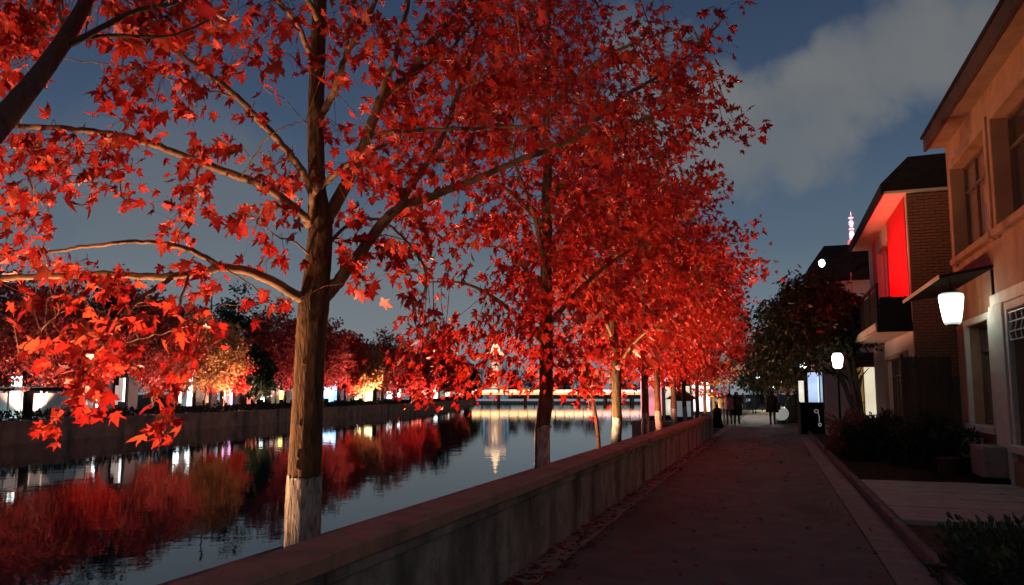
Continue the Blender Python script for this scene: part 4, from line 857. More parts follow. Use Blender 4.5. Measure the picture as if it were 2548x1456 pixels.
tree('maple_tree', (-3.2, 10.86), 9.2, 0.115, 2.25, 2.7, 300, 29, 0.135, 1, 'leaf', 21, 'dense red maple next after the large trunk, dark forked trunk with whitewashed base', ROW, cz=5.4, ch=3.5, wash=1.15, singles=300, shift=(0.15, 0.1), nlimb=11, n_side=26, extra=[onD(x_, y_, 10.6 + d_) for x_, y_, d_ in ((1090, 870, 0), (1125, 930, 0.2), (1165, 890, -0.2), (1180, 830, 0.3), (1150, 970, 0.1), (1040, 985, -0.1), (1290, 880, 0.4), (1270, 930, 0.3), (1300, 820, 0), (1020, 900, 0.3), (1200, 935, 0.5), (1275, 960, 0.5), (1255, 850, 0.6), (1110, 810, 0.4), (1060, 840, 0.1), (1410, 930, 0.4), (1440, 960, 0.6), (1400, 880, 0.2))])
tree('maple_tree', (-3.2, 16.47), 8.4, 0.11, 2.0, 2.6, 250, 27, 0.14, 1, 'leaf', 22, 'maple whose forking boughs and trunk glow yellow from a lamp below', ROW, cz=5.0, ch=3.2, wash=1.1, nlimb=10)
tree('maple_tree', (-3.2, 20.44), 8.0, 0.10, 2.3, 2.7, 240, 26, 0.155, 1, 'leaf', 23, 'maple straight after the yellow lit one in the river wall row', ROW, cz=4.9, ch=3.0, wash=1.1)
tree('maple_tree', (-3.2, 23.11), 7.6, 0.10, 2.3, 2.6, 200, 26, 0.16, 0, 'leaf', 24, 'maple second after the yellow lit one in the river wall row', ROW, cz=4.6, ch=2.7, wash=1.1)
tree('maple_tree', (-3.2, 26.89), 7.8, 0.10, 2.3, 2.7, 200, 26, 0.17, 0, 'leaf', 25, 'maple third after the yellow lit one, before the end of the parapet', ROW, cz=4.6, ch=2.8, wash=1.1)
tree('maple_tree', (-3.2, 30.38), 7.8, 0.09, 2.3, 2.7, 190, 26, 0.18, 0, 'leaf', 26, 'maple standing just past the end post of the parapet wall', ROW, cz=4.6, ch=2.8, wash=1.1)
tree('maple_tree', (-3.2, 35.45), 7.6, 0.09, 2.2, 2.5, 140, 24, 0.18, 0, 'leaf', 27, 'maple beyond the parapet end post, before the walking couple', ROW, cz=4.7, ch=2.9)
tree('maple_tree', (-3.2, 39.85), 7.2, 0.09, 2.2, 2.4, 120, 24, 0.19, 0, 'leaf', 28, 'red maple on the river side level with the walking couple', ROW, cz=4.6, ch=2.8)
tree('maple_tree', (-3.6, 52), 6.8, 0.10, 2.0, 2.6, 110, 24, 0.22, 0, 'gold', 29, 'orange gold maple far along the path beyond the couple', None, cz=4.2, ch=2.6)
# slim leaning sapling between the second and third maples
sp = thing('sapling', (-3.0, 14.0, 0), 'thin bare leaning sapling trunk between two whitewashed maples', 'tree')
p = smooth_path([onX(1492, 1125, -2.9) * np.array([1, 1, 0]), onX(1489, 1090, -2.9), onX(1478, 1010, -2.9), onX(1462, 930, -2.9), onX(1440, 850, -2.9)], 8)
sp.location = (float(p[0][0]), float(p[0][1]), 0); ORG[sp] = np.array([p[0][0], p[0][1], 0.0])
add_tube('trunk', p, taper(p, 0.042, 0.018), M['dbark'], sp, 10, rng)
P = p[-18:][rng.integers(0, 18, 70)] + rng.normal(size=(70, 3)) * 0.16
finish_crown(sp, P, rng.uniform(0.08, 0.13, 70), rng.beta(2, 2, 70), np.tile([[0.0, -1, 0]], (70, 1)), rng, 1, M['leaf'], *sticks(p[-18:][rng.integers(0, 18, 70)], P, 0.002, 0.001))

# dark broadleaf tree by the far house
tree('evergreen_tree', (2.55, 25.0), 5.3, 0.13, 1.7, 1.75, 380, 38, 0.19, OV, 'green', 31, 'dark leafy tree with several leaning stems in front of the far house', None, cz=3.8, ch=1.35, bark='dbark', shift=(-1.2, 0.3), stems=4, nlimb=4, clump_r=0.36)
tree('evergreen_tree', (1.9, 44.0), 5.6, 0.13, 1.6, 2.5, 200, 34, 0.26, OV, 'hedge', 32, 'olive green tree further down the path behind the dark leafy tree', None, cz=3.4, ch=1.9, bark='dbark', shift=(-1.2, 0), clump_r=0.5)
tree('evergreen_tree', (1.4, 70.0), 6.5, 0.15, 1.8, 2.8, 110, 24, 0.28, 0, 'gold', 33, 'brown gold tree at the far end of the path behind the walkers', None, cz=4.0, ch=2.3, bark='dbark', clump_r=0.6)
tree('evergreen_tree', (-0.5, 130.0), 12, 0.2, 2.0, 6, 110, 24, 0.5, 0, 'green', 34, 'big black tree closing the far end of the path', None, cz=6.0, ch=5, bark='dbark', clump_r=1.1)

# ---------------------------------------------------------------- far bank: trees, hoarding, stalls
bk = [(-36.2, -20), (-28.03, 42.36), (-21.97, 90), (-16.42, 131.6), (-13.6, 190), (-12.6, 262)]
def bank_at(pxx, inset):
    k = (pxx - 1274) / F
    for (a, b_) in zip(bk, bk[1:]):
        d = np.array([b_[0] - a[0], b_[1] - a[1]]); d /= np.linalg.norm(d); nrm = np.array([-d[1], d[0]])
        A = np.array(a) + nrm * inset; B = np.array(b_) + nrm * inset
        den = (B[0] - A[0]) - k * (B[1] - A[1])
        if abs(den) < 1e-9: continue
        s = (k * A[1] - A[0]) / den
        if -0.02 <= s <= 1.15:
            q_ = A + (B - A) * s
            if q_[1] > 5: return cw(q_[0], q_[1]), q_[1], cw(*d), cw(*nrm)
    return bank_at(pxx, inset * 0.7)
FB = 'trees on the far bank'
far_trees = [  # pixel column, inset, top row, crown radius px, leaf, label
 (20, 4, 700, 105, 'dred', 'dull red maple at the start of the white hoarding across the river'),
 (150, 6, 720, 90, 'dred', 'brownish red maple behind the white hoarding across the river'),
 (265, 9, 690, 90, 'green', 'tall black evergreen behind the hoarding across the river'),
 (385, 5, 745, 85, 'dred', 'dark red maple over the last hoarding panels across the river'),
 (515, 4, 795, 75, 'gold', 'amber lit maple at the end of the white hoarding across the river'),
 (590, 12, 735, 70, 'green', 'black evergreen rising behind the amber maple across the river'),
 (640, 3, 880, 36, 'green', 'small round black tree between amber and crimson maples across the river'),
 (690, 5, 775, 70, 'dred', 'crimson maple between the small black tree and large trunk across the river'),
 (800, 6, 800, 60, 'dred', 'deep red maple hidden partly by the large trunk across the river'),
 (865, 5, 825, 50, 'leaf', 'red maple beside the golden maple across the river'),
 (905, 3, 860, 38, 'gold', 'golden yellow lit maple above the yellow stall across the river'),
 (955, 6, 835, 44, 'dred', 'dark red maple past the golden maple across the river'),
 (1000, 5, 850, 40, 'leaf', 'scarlet maple next to the pink lit tree across the river'),
 (1045, 4, 875, 38, 'leaf', 'bright pink red lit maple near the bridge end across the river'),
 (1090, 9, 850, 40, 'green', 'black evergreen near the bridge end across the river'),
 (1130, 4, 890, 28, 'dred', 'dark red maple beside the bridge end across the river'),
 (1160, 7, 900, 26, 'green', 'slim black conifer at the bridge end across the river'),
 (85, 13, 745, 95, 'dred', 'maple in shadow behind the tall white neon front across the river'),
 (215, 5, 800, 70, 'leaf', 'small scarlet maple amid the hoarding panels across the river'),
 (330, 14, 730, 90, 'dred', 'maple in shadow behind the middle of the hoarding across the river'),
 (455, 10, 770, 70, 'green', 'black bushy tree behind the amber maple and hoarding end across the river'),
 (560, 4, 850, 50, 'leaf', 'low red maple beside the amber maple across the river'),
 (745, 9, 790, 60, 'dred', 'dusky red maple behind the large trunk across the river'),
 (835, 12, 835, 50, 'green', 'black evergreen behind the red maples beside the golden one across the river')]
lit = {215: ((1, 0.38, 0.25), 1.0), 560: ((1, 0.35, 0.28), 1.2), 745: ((1, 0.3, 0.32), 1.0), 20: ((1, 0.4, 0.25), 1.6), 150: ((1, 0.35, 0.2), 1.1), 385: ((1, 0.35, 0.25), 1.0), 515: ((1, 0.62, 0.25), 2.6), 690: ((1, 0.3, 0.35), 1.3), 865: ((1, 0.35, 0.3), 1.6), 905: ((1, 0.75, 0.25), 3.2), 1000: ((1, 0.35, 0.3), 1.6), 1045: ((1, 0.4, 0.4), 3.4)}
for i, (pxx, ins, topy, rpx, lf, lab) in enumerate(far_trees):
    p, D, u, w = bank_at(pxx, ins); H = 1.6 + (981 - topy) * D / F; R_ = rpx * D / F
    fork = 1.6 if lf != 'green' else 1.0
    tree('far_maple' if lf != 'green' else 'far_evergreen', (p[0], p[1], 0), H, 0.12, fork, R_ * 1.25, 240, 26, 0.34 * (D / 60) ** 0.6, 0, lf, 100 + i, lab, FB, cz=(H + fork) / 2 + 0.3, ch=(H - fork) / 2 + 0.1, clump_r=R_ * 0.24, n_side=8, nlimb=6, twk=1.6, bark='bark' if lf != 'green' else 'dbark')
    if True:  # trees missing from lit get an added floodlight too, to brighten them
        c, k = lit.get(pxx, ((1, 0.55, 0.42), 0.55 if lf != 'green' else 0.35)); c = (1.0, 0.5 * c[1] + 0.30, 0.5 * c[2] + 0.24); k = (0.55 * k + 0.35) * (0.75 if pxx < 450 else 0.7 if pxx < 500 else 1.0); fp = p - w * (ins - 1.1) + u * 0.5
        floodlight((fp[0], fp[1], 0.25), (p[0], p[1], H * 0.6), 3800 * k * (D / 60) ** 0.5, c, 'floodlight below the ' + lab.replace(' across the river', '').replace(' across the river', ''), 110, 0.5, 1.0, 'floodlights on the far bank')
# hedge along the far wall
hrng = np.random.default_rng(77)
hs = []
for (a, b_) in zip(bk[1:-1], bk[2:]):
    A, B = cw(*a), cw(*b_); d = B - A; Ln = np.linalg.norm(d); u = d / Ln; w = np.array([-u[1], u[0], 0])
    n = int(Ln * 60); hs.append(A + d * hrng.uniform(0, 1, n)[:, None] + w * hrng.uniform(0.35, 1.0, n)[:, None] + np.array([0, 0, 1]) * (0.05 + hrng.uniform(0, 1, n) ** 0.7 * 0.5)[:, None])
A, B = cw(*bk[0]), cw(*bk[1]); d = B - A; u = d / np.linalg.norm(d); w = np.array([-u[1], u[0], 0]); n = 2600
hs.append(A + d * hrng.uniform(0.6, 1, n)[:, None] + w * hrng.uniform(0.35, 1.0, n)[:, None] + np.array([0, 0, 1]) * (0.05 + hrng.uniform(0, 1, n) ** 0.7 * 0.5)[:, None])
P = np.concatenate(hs); n = len(P)
V, T, tn = leaf_mesh(P, hrng.uniform(0.18, 0.34, n), frames(n, hrng, np.zeros((n, 3)), -0.4, 0.8), OV, hrng.uniform(0, 1, n), hrng)
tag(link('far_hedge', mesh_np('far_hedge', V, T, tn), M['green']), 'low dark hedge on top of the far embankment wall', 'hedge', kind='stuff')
# white hoarding
hp0, hd0, hu, hw = bank_at(-40, 2.6)
hb_ = thing('hoarding', hp0, 'white site hoarding of flat panels on the far bank under the red maples', 'hoarding')
k_ = 0
for i in range(34):
    c = hp0 + hu * (i * 1.02 + 0.5)
    if np.dot(c, FH) > 54.5: break
    if i in (3, 9, 10, 17): continue
    MB().obox(c, hu, hw, 0.49, 0.03, 0.05, 1.62 + 0.05 * math.sin(i * 1.7)).build('panel', M['panel'], hb_)
    MB().obox(c + hu * 0.51 - hw * 0.05, hu, hw, 0.03, 0.04, 0.0, 1.75).build('post', M['white'], hb_)
    k_ = i
MB().obox(hp0 + hu * (k_ / 2 * 1.02) + hw * 0.9, hu, hw, k_ / 2 * 1.02, 0.55, 1.80, 2.05).build('roof', M['tent'], hb_)
for i in range(5):   # lamps lighting the hoarding
    c = hp0 + hu * (3 + i * 6.5) - hw * 1.3
    floodlight((c[0], c[1], 0.3), c + hw * 1.3 + np.array([0, 0, 0.9]), 46, (0.80, 1.0, 0.95), 'floodlight in the far hedge at hoarding ' + ('start', 'panels one quarter along', 'middle', 'panels three quarters along', 'end')[i], 150, 0.7, 0.7, 'floodlights under the hoarding')
# market stalls with lit fronts
WH, CY, YE, PK, BL_, RD, OR = (0.9, 1.0, 0.97), (0.6, 0.85, 1.0), (1.0, 0.85, 0.18), (1.0, 0.35, 0.8), (0.3, 0.6, 1.0), (1.0, 0.16, 0.10), (1.0, 0.5, 0.2)
stalls = [(30, 6, 'white shop sign', WH, 3.2, 3.4, 1.5), (80, 9, 'tall white neon shop front', WH, 3.0, 5.6, 1.9), (235, 7, 'white bright booth', WH, 3.4, 3.0, 1.0), (303, 6, 'white booth', WH, 3.0, 2.9, 0.8), (463, 6, 'wide white booth', WH, 3.5, 3.2, 1.6), (512, 7, 'red booth', RD, 3.0, 2.6, 0.9), (541, 8, 'blue booth', CY, 3.2, 2.8, 0.8), (570, 6, 'pink booth', PK, 2.0, 2.7, 1.0), (592, 8, 'thin white booth', WH, 3.5, 3.0, 0.3), (632, 7, 'rosy booth', RD, 1.6, 2.6, 1.1), (655, 6, 'white narrow booth', WH, 3.6, 2.9, 0.5), (690, 6, 'yellow booth', YE, 3.2, 2.6, 1.6), (722, 6, 'cream booth', (1, 0.9, 0.65), 3.0, 2.8, 1.1), (815, 7, 'electric blue booth', BL_, 3.4, 3.4, 2.0), (843, 6, 'magenta booth', PK, 2.4, 2.7, 1.2), (880, 7, 'lemon booth', YE, 2.6, 2.8, 2.2), (908, 5, 'bright yellow booth', (1, 0.9, 0.4), 4.0, 3.0, 1.8), (940, 7, 'thin warm booth', OR, 3.0, 2.8, 0.8), (968, 8, 'thin cool booth', WH, 3.6, 3.0, 0.8), (1000, 7, 'pale booth', WH, 4.0, 3.0, 1.6), (1022, 7, 'scarlet booth', RD, 2.6, 2.8, 2.2), (1050, 8, 'cherry red booth', (1, 0.25, 0.2), 2.6, 2.6, 2.0), (1078, 8, 'white lamp booth', WH, 4.5, 3.2, 1.0), (1108, 8, 'warm lamp booth', (1, 0.85, 0.6), 4.0, 3.0, 1.0), (1148, 8, 'last white booth', WH, 4.5, 3.4, 1.2)]
for i, (pxx, ins, nm, c, s, h, wdt) in enumerate(stalls):
    p, D, u, w = bank_at(pxx, ins)
    st = thing('market_stall', p, nm.replace('booth', 'glowing booth') + ' with dark canvas roof on the far bank', 'stall', 'lit booths on the far bank')
    hw_ = wdt / 2 * max(1, D / 75)
    uu = Rv; ww = -FH
    MB().obox(p - ww * 0.9, uu, ww, hw_ + 0.25, 0.8, 0.0, h + 0.1).build('box', M['tent'], st)
    srng = random.Random(i); x_ = -hw_; mA = emitter('stall_light', c, s * 0.9, var=0.6, scale=1.1); mB_ = emitter('stall_dim_light', tuple(0.5 * q + 0.25 for q in c), s * 0.07, var=0.6, scale=1.1)
    while x_ < hw_ - 0.08:
        wd_ = min(srng.uniform(0.18, 0.6) * max(1, D / 75), hw_ - x_); br_ = srng.random() < 0.5 or hw_ < 0.4
        zb = srng.choice((0.5, 0.75, 1.0)); zt = h - srng.choice((0.0, 0.25, 0.6))
        MB().obox(p - ww * 0.06 + uu * (x_ + wd_ / 2), uu, ww, wd_ / 2 - 0.02, 0.04, zb, zt).build('lit_front' if br_ else 'dim_front', mA if br_ else mB_, st)
        x_ += wd_
    MB().obox(p - ww * 0.6, uu, ww, hw_ + 0.4, 1.0, h + 0.1, h + 0.35).build('roof', M['tent'], st)
    for sgn in (-1, 1): MB().obox(p + uu * sgn * (hw_ + 0.3) + ww * 0.3, uu, ww, 0.04, 0.04, 0, h + 0.1).build('post', M['black'], st)
# dark lamp post above the trees
p, D, u, w = bank_at(521, 7); H = 1.6 + (981 - 716) * D / F
lp = thing('lamp_post', p, 'unlit dark lamp post standing above the far bank trees', 'lamp post')
MB().tube([p, p + np.array([0, 0, H - 0.5])], [0.09, 0.06], 8).build('pole', M['black'], lp)
MB().lathe(p, [(0.12, H - 0.7), (0.16, H - 0.6), (0.14, H - 0.1), (0.2, H - 0.06), (0.03, H)], 8).build('head', M['black'], lp)
# skyline of dark trees beyond the bridge
for i, pxx in enumerate((1200, 1270, 1330, 1400, 1470, 1550, 1620, 1690, 1750)):
    p = onD(pxx, 981, 285 + (i % 3) * 9); p[2] = 0
    tree('distant_tree', p, 9 + 4 * ((i * 37) % 5) / 5, 0.2, 1.5, 5.0, 60, 18, 0.9, 0, 'green' if i % 2 else 'dred', 300 + i, ('distant black tree just beside the round tower beyond the bridge', 'distant dark tree behind the round tower beyond the bridge', 'distant tree one past the round tower beyond the bridge', 'distant tree two past the round tower beyond the bridge', 'distant tree three past the round tower beyond the bridge', 'distant tree four past the round tower beyond the bridge', 'distant tree five past the round tower beyond the bridge', 'distant tree next to last before the path side bridge end', 'distant tree at the path side end of the bridge')[i], 'trees beyond the bridge', clump_r=1.2, n_side=6, nlimb=4, twk=4, bark='dbark')

# landing with lit stands on the path side
land = [(-6.9, 47, 'tall pink lit stand on the riverside landing', (1.0, 0.30, 0.34), 1.6, 1.3, 3.3), (-5.6, 49, 'cream lit stand beside the pink one on the riverside landing', (1.0, 0.82, 0.60), 1.5, 1.6, 2.2), (-7.2, 54, 'violet lit stand on the riverside landing', (0.62, 0.50, 1.0), 2.0, 1.6, 3.4), (-5.4, 60, 'pale rose lit stand at the back of the riverside landing', (1.0, 0.62, 0.66), 1.8, 2.0, 2.6), (-7.0, 66, 'rose lit stand at the back of the riverside landing', (1.0, 0.30, 0.42), 2.4, 1.8, 3.4), (-5.0, 45.5, 'low white cabinet at the front of the riverside landing', (0.75, 0.85, 0.85), 0.28, 1.2, 1.3)]
for (x, y, lab, c, s, wdt, h) in land:
    st = thing('market_stand', (x, y, 0), lab, 'stand', 'stands on the landing')
    MB().box((x - wdt / 2, y, 0), (x + wdt / 2, y + 1.0, h)).build('box', M['tent'], st)
    MB().box((x - wdt / 2 + 0.06, y - 0.05, 0.3), (x + wdt / 2 - 0.06, y - 0.003, h - 0.1)).build('lit_front', emitter('stand_light', c, s * 0.6, var=0.6, scale=0.9), st)
    MB().box((x - wdt / 2 - 0.05, y + 0.1, 0.3), (x - wdt / 2 - 0.003, y + 0.9, h - 0.1)).build('lit_side', emitter('stand_side_light', c, s * 1.6, var=0.4, scale=0.9), st)
    MB().prism([(x - wdt / 2 - 0.3, h), (x + wdt / 2 + 0.3, h), (x, h + 0.6)], 1, y - 0.3, y + 1.2).build('roof', principled('stand_roof', (0.20, 0.03, 0.03), 0.8), st)

# ================================================================== floodlights for the maple row
FG = 'floodlights hidden behind the parapet'
floodlight((-4.62, 4.30, 0.13), (-4.1, 4.5, 4.2), 1350, (1.0, 0.52, 0.27), 'floodlight on the river edge lighting the large orange trunk', 150, 1.0, group=FG)
floodlight((-4.6, 0.9, 0.13), (-4.5, 2.2, 3.6), 850, (1.0, 0.50, 0.27), 'floodlight on the river edge between the two nearest maples', 130, 0.9, group=FG)
floodlight((-4.3, 12.3, 0.13), (-3.2, 11.6, 4.2), 1650, (1.0, 0.36, 0.17), 'floodlight below the second maple trunk', 160, 0.6, group=FG)
floodlight((-4.1, 15.4, 0.13), (-3.5, 16.4, 4.2), 1700, (1.0, 0.64, 0.34), 'strong warm floodlight below the yellow lit maple', 115, 0.8, group=FG)
floodlight((-4.2, 21.8, 0.13), (-3.1, 21.2, 4.0), 1700, (1.0, 0.38, 0.20), 'pink floodlight after the yellow lit maple', 160, 0.6, group=FG)
floodlight((-4.3, 25.3, 0.13), (-3.5, 25.6, 4.0), 1300, (1.0, 0.40, 0.28), 'pink floodlight two trees after the yellow lit maple', 130, 0.7, group=FG)
floodlight((-4.3, 31.4, 0.13), (-3.5, 32.4, 4.0), 1300, (1.0, 0.48, 0.28), 'orange floodlight past the parapet end', 120, 0.7, group=FG)
floodlight((-4.2, 38.0, 0.13), (-3.1, 39.4, 4.0), 900, (1.0, 0.45, 0.25), 'orange floodlight level with the walking couple', 130, 0.5, group=FG)
floodlight((-4.2, 50.0, 0.13), (-3.4, 52.0, 3.6), 1300, (1.0, 0.62, 0.22), 'amber floodlight below the orange gold maple', 130, 0.5, group=FG)

# ================================================================== shrubs
def shrub(name, c, rx, ry, h, n, ls, leaf, seed, label, group=None, singles=0, z0=0.06):
    rng = np.random.default_rng(seed); t_ = thing(name, (c[0], c[1], z0), label, 'shrub', group)
    u = rng.normal(size=(n, 3)); u /= np.linalg.norm(u, axis=1)[:, None]; u[:, 2] = np.abs(u[:, 2])
    bump_ = 1 + 0.14 * np.sin(u[:, 0] * 7 + seed) * np.sin(u[:, 1] * 6 + seed) + 0.1 * np.sin(u[:, 2] * 8 + u[:, 0] * 5)
    rad_ = rng.uniform(0.35, 1.0, n) ** 0.4
    sq = np.maximum(np.abs(u[:, 0]), np.abs(u[:, 1]))[:, None]; box_ = u / (0.55 * np.maximum(sq, np.abs(u[:, 2:3])) + 0.45)
    P = np.array([c[0], c[1], z0]) + box_ * (rad_ * bump_)[:, None] * np.array([rx, ry, h])
    out_ = u.copy(); fr = frames(n, rng, out_ * 1.6, -0.5, 0.5)
    size = ls * rng.uniform(0.6, 1.2, n)
    idx = np.array([], int)
    if singles: idx = np.argsort(-(size / to_cam(P) * in_view(P) * (rad_ > 0.85)))[:singles]
    m = np.ones(n, bool); m[idx] = False
    V, T, tn_ = leaf_mesh(P[m], size[m], tuple(f[m] for f in fr), OV, rng.uniform(0, 1, m.sum()), rng)
    fo = link('foliage', mesh_np('foliage', V - ORG[t_], T, tn_), M[leaf], t_, kind='stuff')
    if singles: leaf_objects(idx, P, size, fr, fo, _hv)
    st0 = np.tile(np.array([[c[0], c[1], z0 - 0.02]]), (26, 1)) + rng.normal(size=(26, 3)) * np.array([rx * 0.3, ry * 0.3, 0]); e_ = P[rng.integers(0, n, 26)]
    V, Fc = sticks(st0, e_, 0.012, 0.004); link('stems', mesh_np('stems', V - ORG[t_], Fc), M['dbark'], t_)
    return t_
SG = 'shrubs in the bed before the houses'
shrub('hedge_shrub', (2.05, 7.3), 0.70, 1.1, 0.46, 3600, 0.075, 'hedge', 1, 'low glossy dark green hedge shrub beside the kerb before the paved forecourt', SG, 300)
shrub('hedge_shrub', (3.2, 8.1), 0.65, 1.1, 0.5, 2600, 0.075, 'hedge', 2, 'dark green hedge shrub against the house, next to the kerbside hedge', SG)
shrub('hedge_shrub', (2.2, 4.9), 0.75, 1.2, 0.5, 1600, 0.075, 'hedge', 12, 'dark hedge shrub at the foot of the path before the kerbside hedge', SG)
shrub('round_shrub', (2.0, 22.2), 0.62, 1.0, 1.0, 4200, 0.085, 'russet', 3, 'round russet brown shrub at the kerb before the dark leafy tree', SG)
shrub('round_shrub', (2.15, 19.6), 0.60, 0.9, 0.88, 4200, 0.09, 'green', 4, 'black green shrub in front of the russet one at the kerb', SG)
shrub('round_shrub', (3.0, 18.0), 0.62, 0.8, 1.0, 4000, 0.09, 'green', 5, 'black shrub in front of the timber slat screen', SG)
shrub('round_shrub', (2.95, 23.5), 0.6, 1.0, 0.95, 3000, 0.09, 'green', 6, 'dark shrub beneath the balcony', SG)
shrub('round_shrub', (3.25, 16.6), 0.36, 0.5, 0.85, 2200, 0.09, 'green', 7, 'black shrub beside the air conditioner cabinets', SG)
# dry grass tufts in the bed
grng = np.random.default_rng(8); n = 5200
P = np.stack([grng.uniform(1.45, 3.6, n), grng.uniform(14.9, 22, n), np.full(n, 0.06)], 1)
tip_ = P + np.stack([grng.normal(size=n) * 0.05, grng.normal(size=n) * 0.05, grng.uniform(0.04, 0.17, n)], 1)
V, Fc = sticks(P, tip_, 0.004, 0.0008)
tag(link('dry_grass', mesh_np('dry_grass', V, Fc), principled('dry_grass', (0.085, 0.05, 0.03), 0.9)), 'sparse dry brown grass in the bed before the shrubs', 'grass', kind='stuff')
pp_ = thing('flower_pot', (3.0, 15.9, 0.06), 'tall clay pot standing between the forecourt and the dark shrubs', 'pot')
MB().lathe((3.0, 15.9, 0.06), [(0.14, 0), (0.17, 0.2), (0.2, 0.36), (0.215, 0.4), (0.19, 0.4), (0.17, 0.33)], 18).build('body', M['wood'], pp_, True)

# ================================================================== counter, globe, covered stall by the path
ct = thing('stall_counter', (1.7, 33.2, 0), 'black stall counter with small white emblem beside the path', 'counter')
MB().box((1.08, 32.9, 0.0), (2.6, 34.0, 1.2)).build('body', M['black'], ct, bevel=0.02)
MB().box((1.0, 32.8, 1.203), (2.7, 34.1, 1.27)).build('top', M['black'], ct, bevel=0.01)
MB().box((0.96, 32.86, 0.0), (1.06, 32.96, 1.32)).build('post', M['ac'], ct)
m_em = emitter('emblem_white', (1, 1, 1), 0.25)
ring = [(1.66 + 0.075 * math.cos(a), 32.888, 0.93 + 0.06 * math.sin(a)) for a in np.linspace(0, 6.283, 15)]
MB().tube(ring, [0.011] * 15, 5).build('emblem', m_em, ct); MB().tube([(1.72, 32.888, 0.88), (1.76, 32.888, 0.70), (1.75, 32.888, 0.5)], [0.009, 0.011, 0.009], 5).build('emblem', m_em, ct)
ring = [(1.77 + 0.05 * math.cos(a), 32.888, 0.40 + 0.06 * math.sin(a)) for a in np.linspace(0, 6.283, 13)]
MB().tube(ring, [0.013] * 13, 5).build('emblem', m_em, ct)
gp = onY(1945, 1029, 44.5)
gl = thing('globe_lamp', (gp[0], gp[1], 0), 'pale round globe lamp low beside the path', 'globe lamp')
MB().lathe((gp[0], gp[1], gp[2]), [(0.37 * math.cos(a), 0.37 * math.sin(a)) for a in np.linspace(-1.45, 1.45, 11)], 20).build('globe', emitter('globe_glow', (0.9, 1.0, 0.86), 0.22), gl, True)
MB().box((gp[0] - 0.3, gp[1] - 0.3, 0), (gp[0] + 0.3, gp[1] + 0.3, max(0.1, gp[2] - 0.36))).build('base', M['conc'], gl)
cs = thing('covered_stall', (1.5, 46, 0), 'stall covered with a brown cloth behind the globe lamp', 'stall')
MB().lathe((1.45, 46, 0), [(0.85, 0), (0.8, 0.6), (0.78, 1.0), (0.6, 1.35), (0.25, 1.6), (0.05, 1.7)], 14, 1.0, 1.2).build('cloth', M['cloth'], cs, True)
MB().lathe((1.62, 46, 1.5), [(0.25, 0), (0.3, 0.25), (0.2, 0.5), (0.05, 0.55)], 12).build('bundle', M['hedge'] if False else M['cloth'], cs, True)
# lights at the far end of the path
for k, (pxx, pyy, Y, c, s, r, lab) in enumerate(((1886, 935, 95, (0.8, 0.95, 1), 3, 0.35, 'tall narrow white lamp far behind the walkers'), (1922, 960, 80, (1, 1, 0.95), 3, 0.30, 'round white lamp far behind the lone walker'), (1936, 960, 82, (1, 0.98, 0.9), 2.5, 0.28, 'second round white lamp far behind the lone walker'), (1962, 952, 75, (1, 0.7, 0.15), 2.2, 0.4, 'amber lamp under the far green trees'), (1985, 950, 78, (1, 0.35, 0.1), 2.0, 0.4, 'orange red lamp under the far green trees'))):
    p = onY(pxx, pyy, Y); d = thing('path_lamp', (p[0], p[1], 0), lab, 'lamp', 'lamps at the far end of the path')
    MB().lathe(p, [(r * 0.5, -r), (r * 0.9, -r * 0.5), (r, 0), (r * 0.85, r * 0.6), (r * 0.3, r)], 12).build('globe', emitter('path_lamp_glow', c, s * 2.5), d, True)
    MB().tube([(p[0], p[1], 0), (p[0], p[1], p[2] - r)], [0.06, 0.05], 6).build('pole', M['black'], d)
    if k in (1, 3): point(d, p + np.array([0, -r - 0.3, 0]), 900, c, 0.3)
# lamps over the lit stretch of path
for (x, y, lab) in ((-2.9, 58, 'plain white path lamp on the river side past the couple'), (1.9, 50, 'plain white path lamp on the house side past the lone walker')):
    d = thing('path_lamp', (x, y, 0), lab, 'lamp', 'lamps at the far end of the path')
    MB().tube([(x, y, 0), (x, y, 3.2)], [0.06, 0.045], 8).build('pole', M['black'], d)
    MB().lathe((x, y, 3.2), [(0.08, 0), (0.2, 0.05), (0.22, 0.18), (0.12, 0.3)], 14).build('globe', emitter('path_globe', (1, 0.97, 0.9), 8), d, True)
    point(d, (x, y, 3.05), 1100, (1, 0.96, 0.9), 0.15)

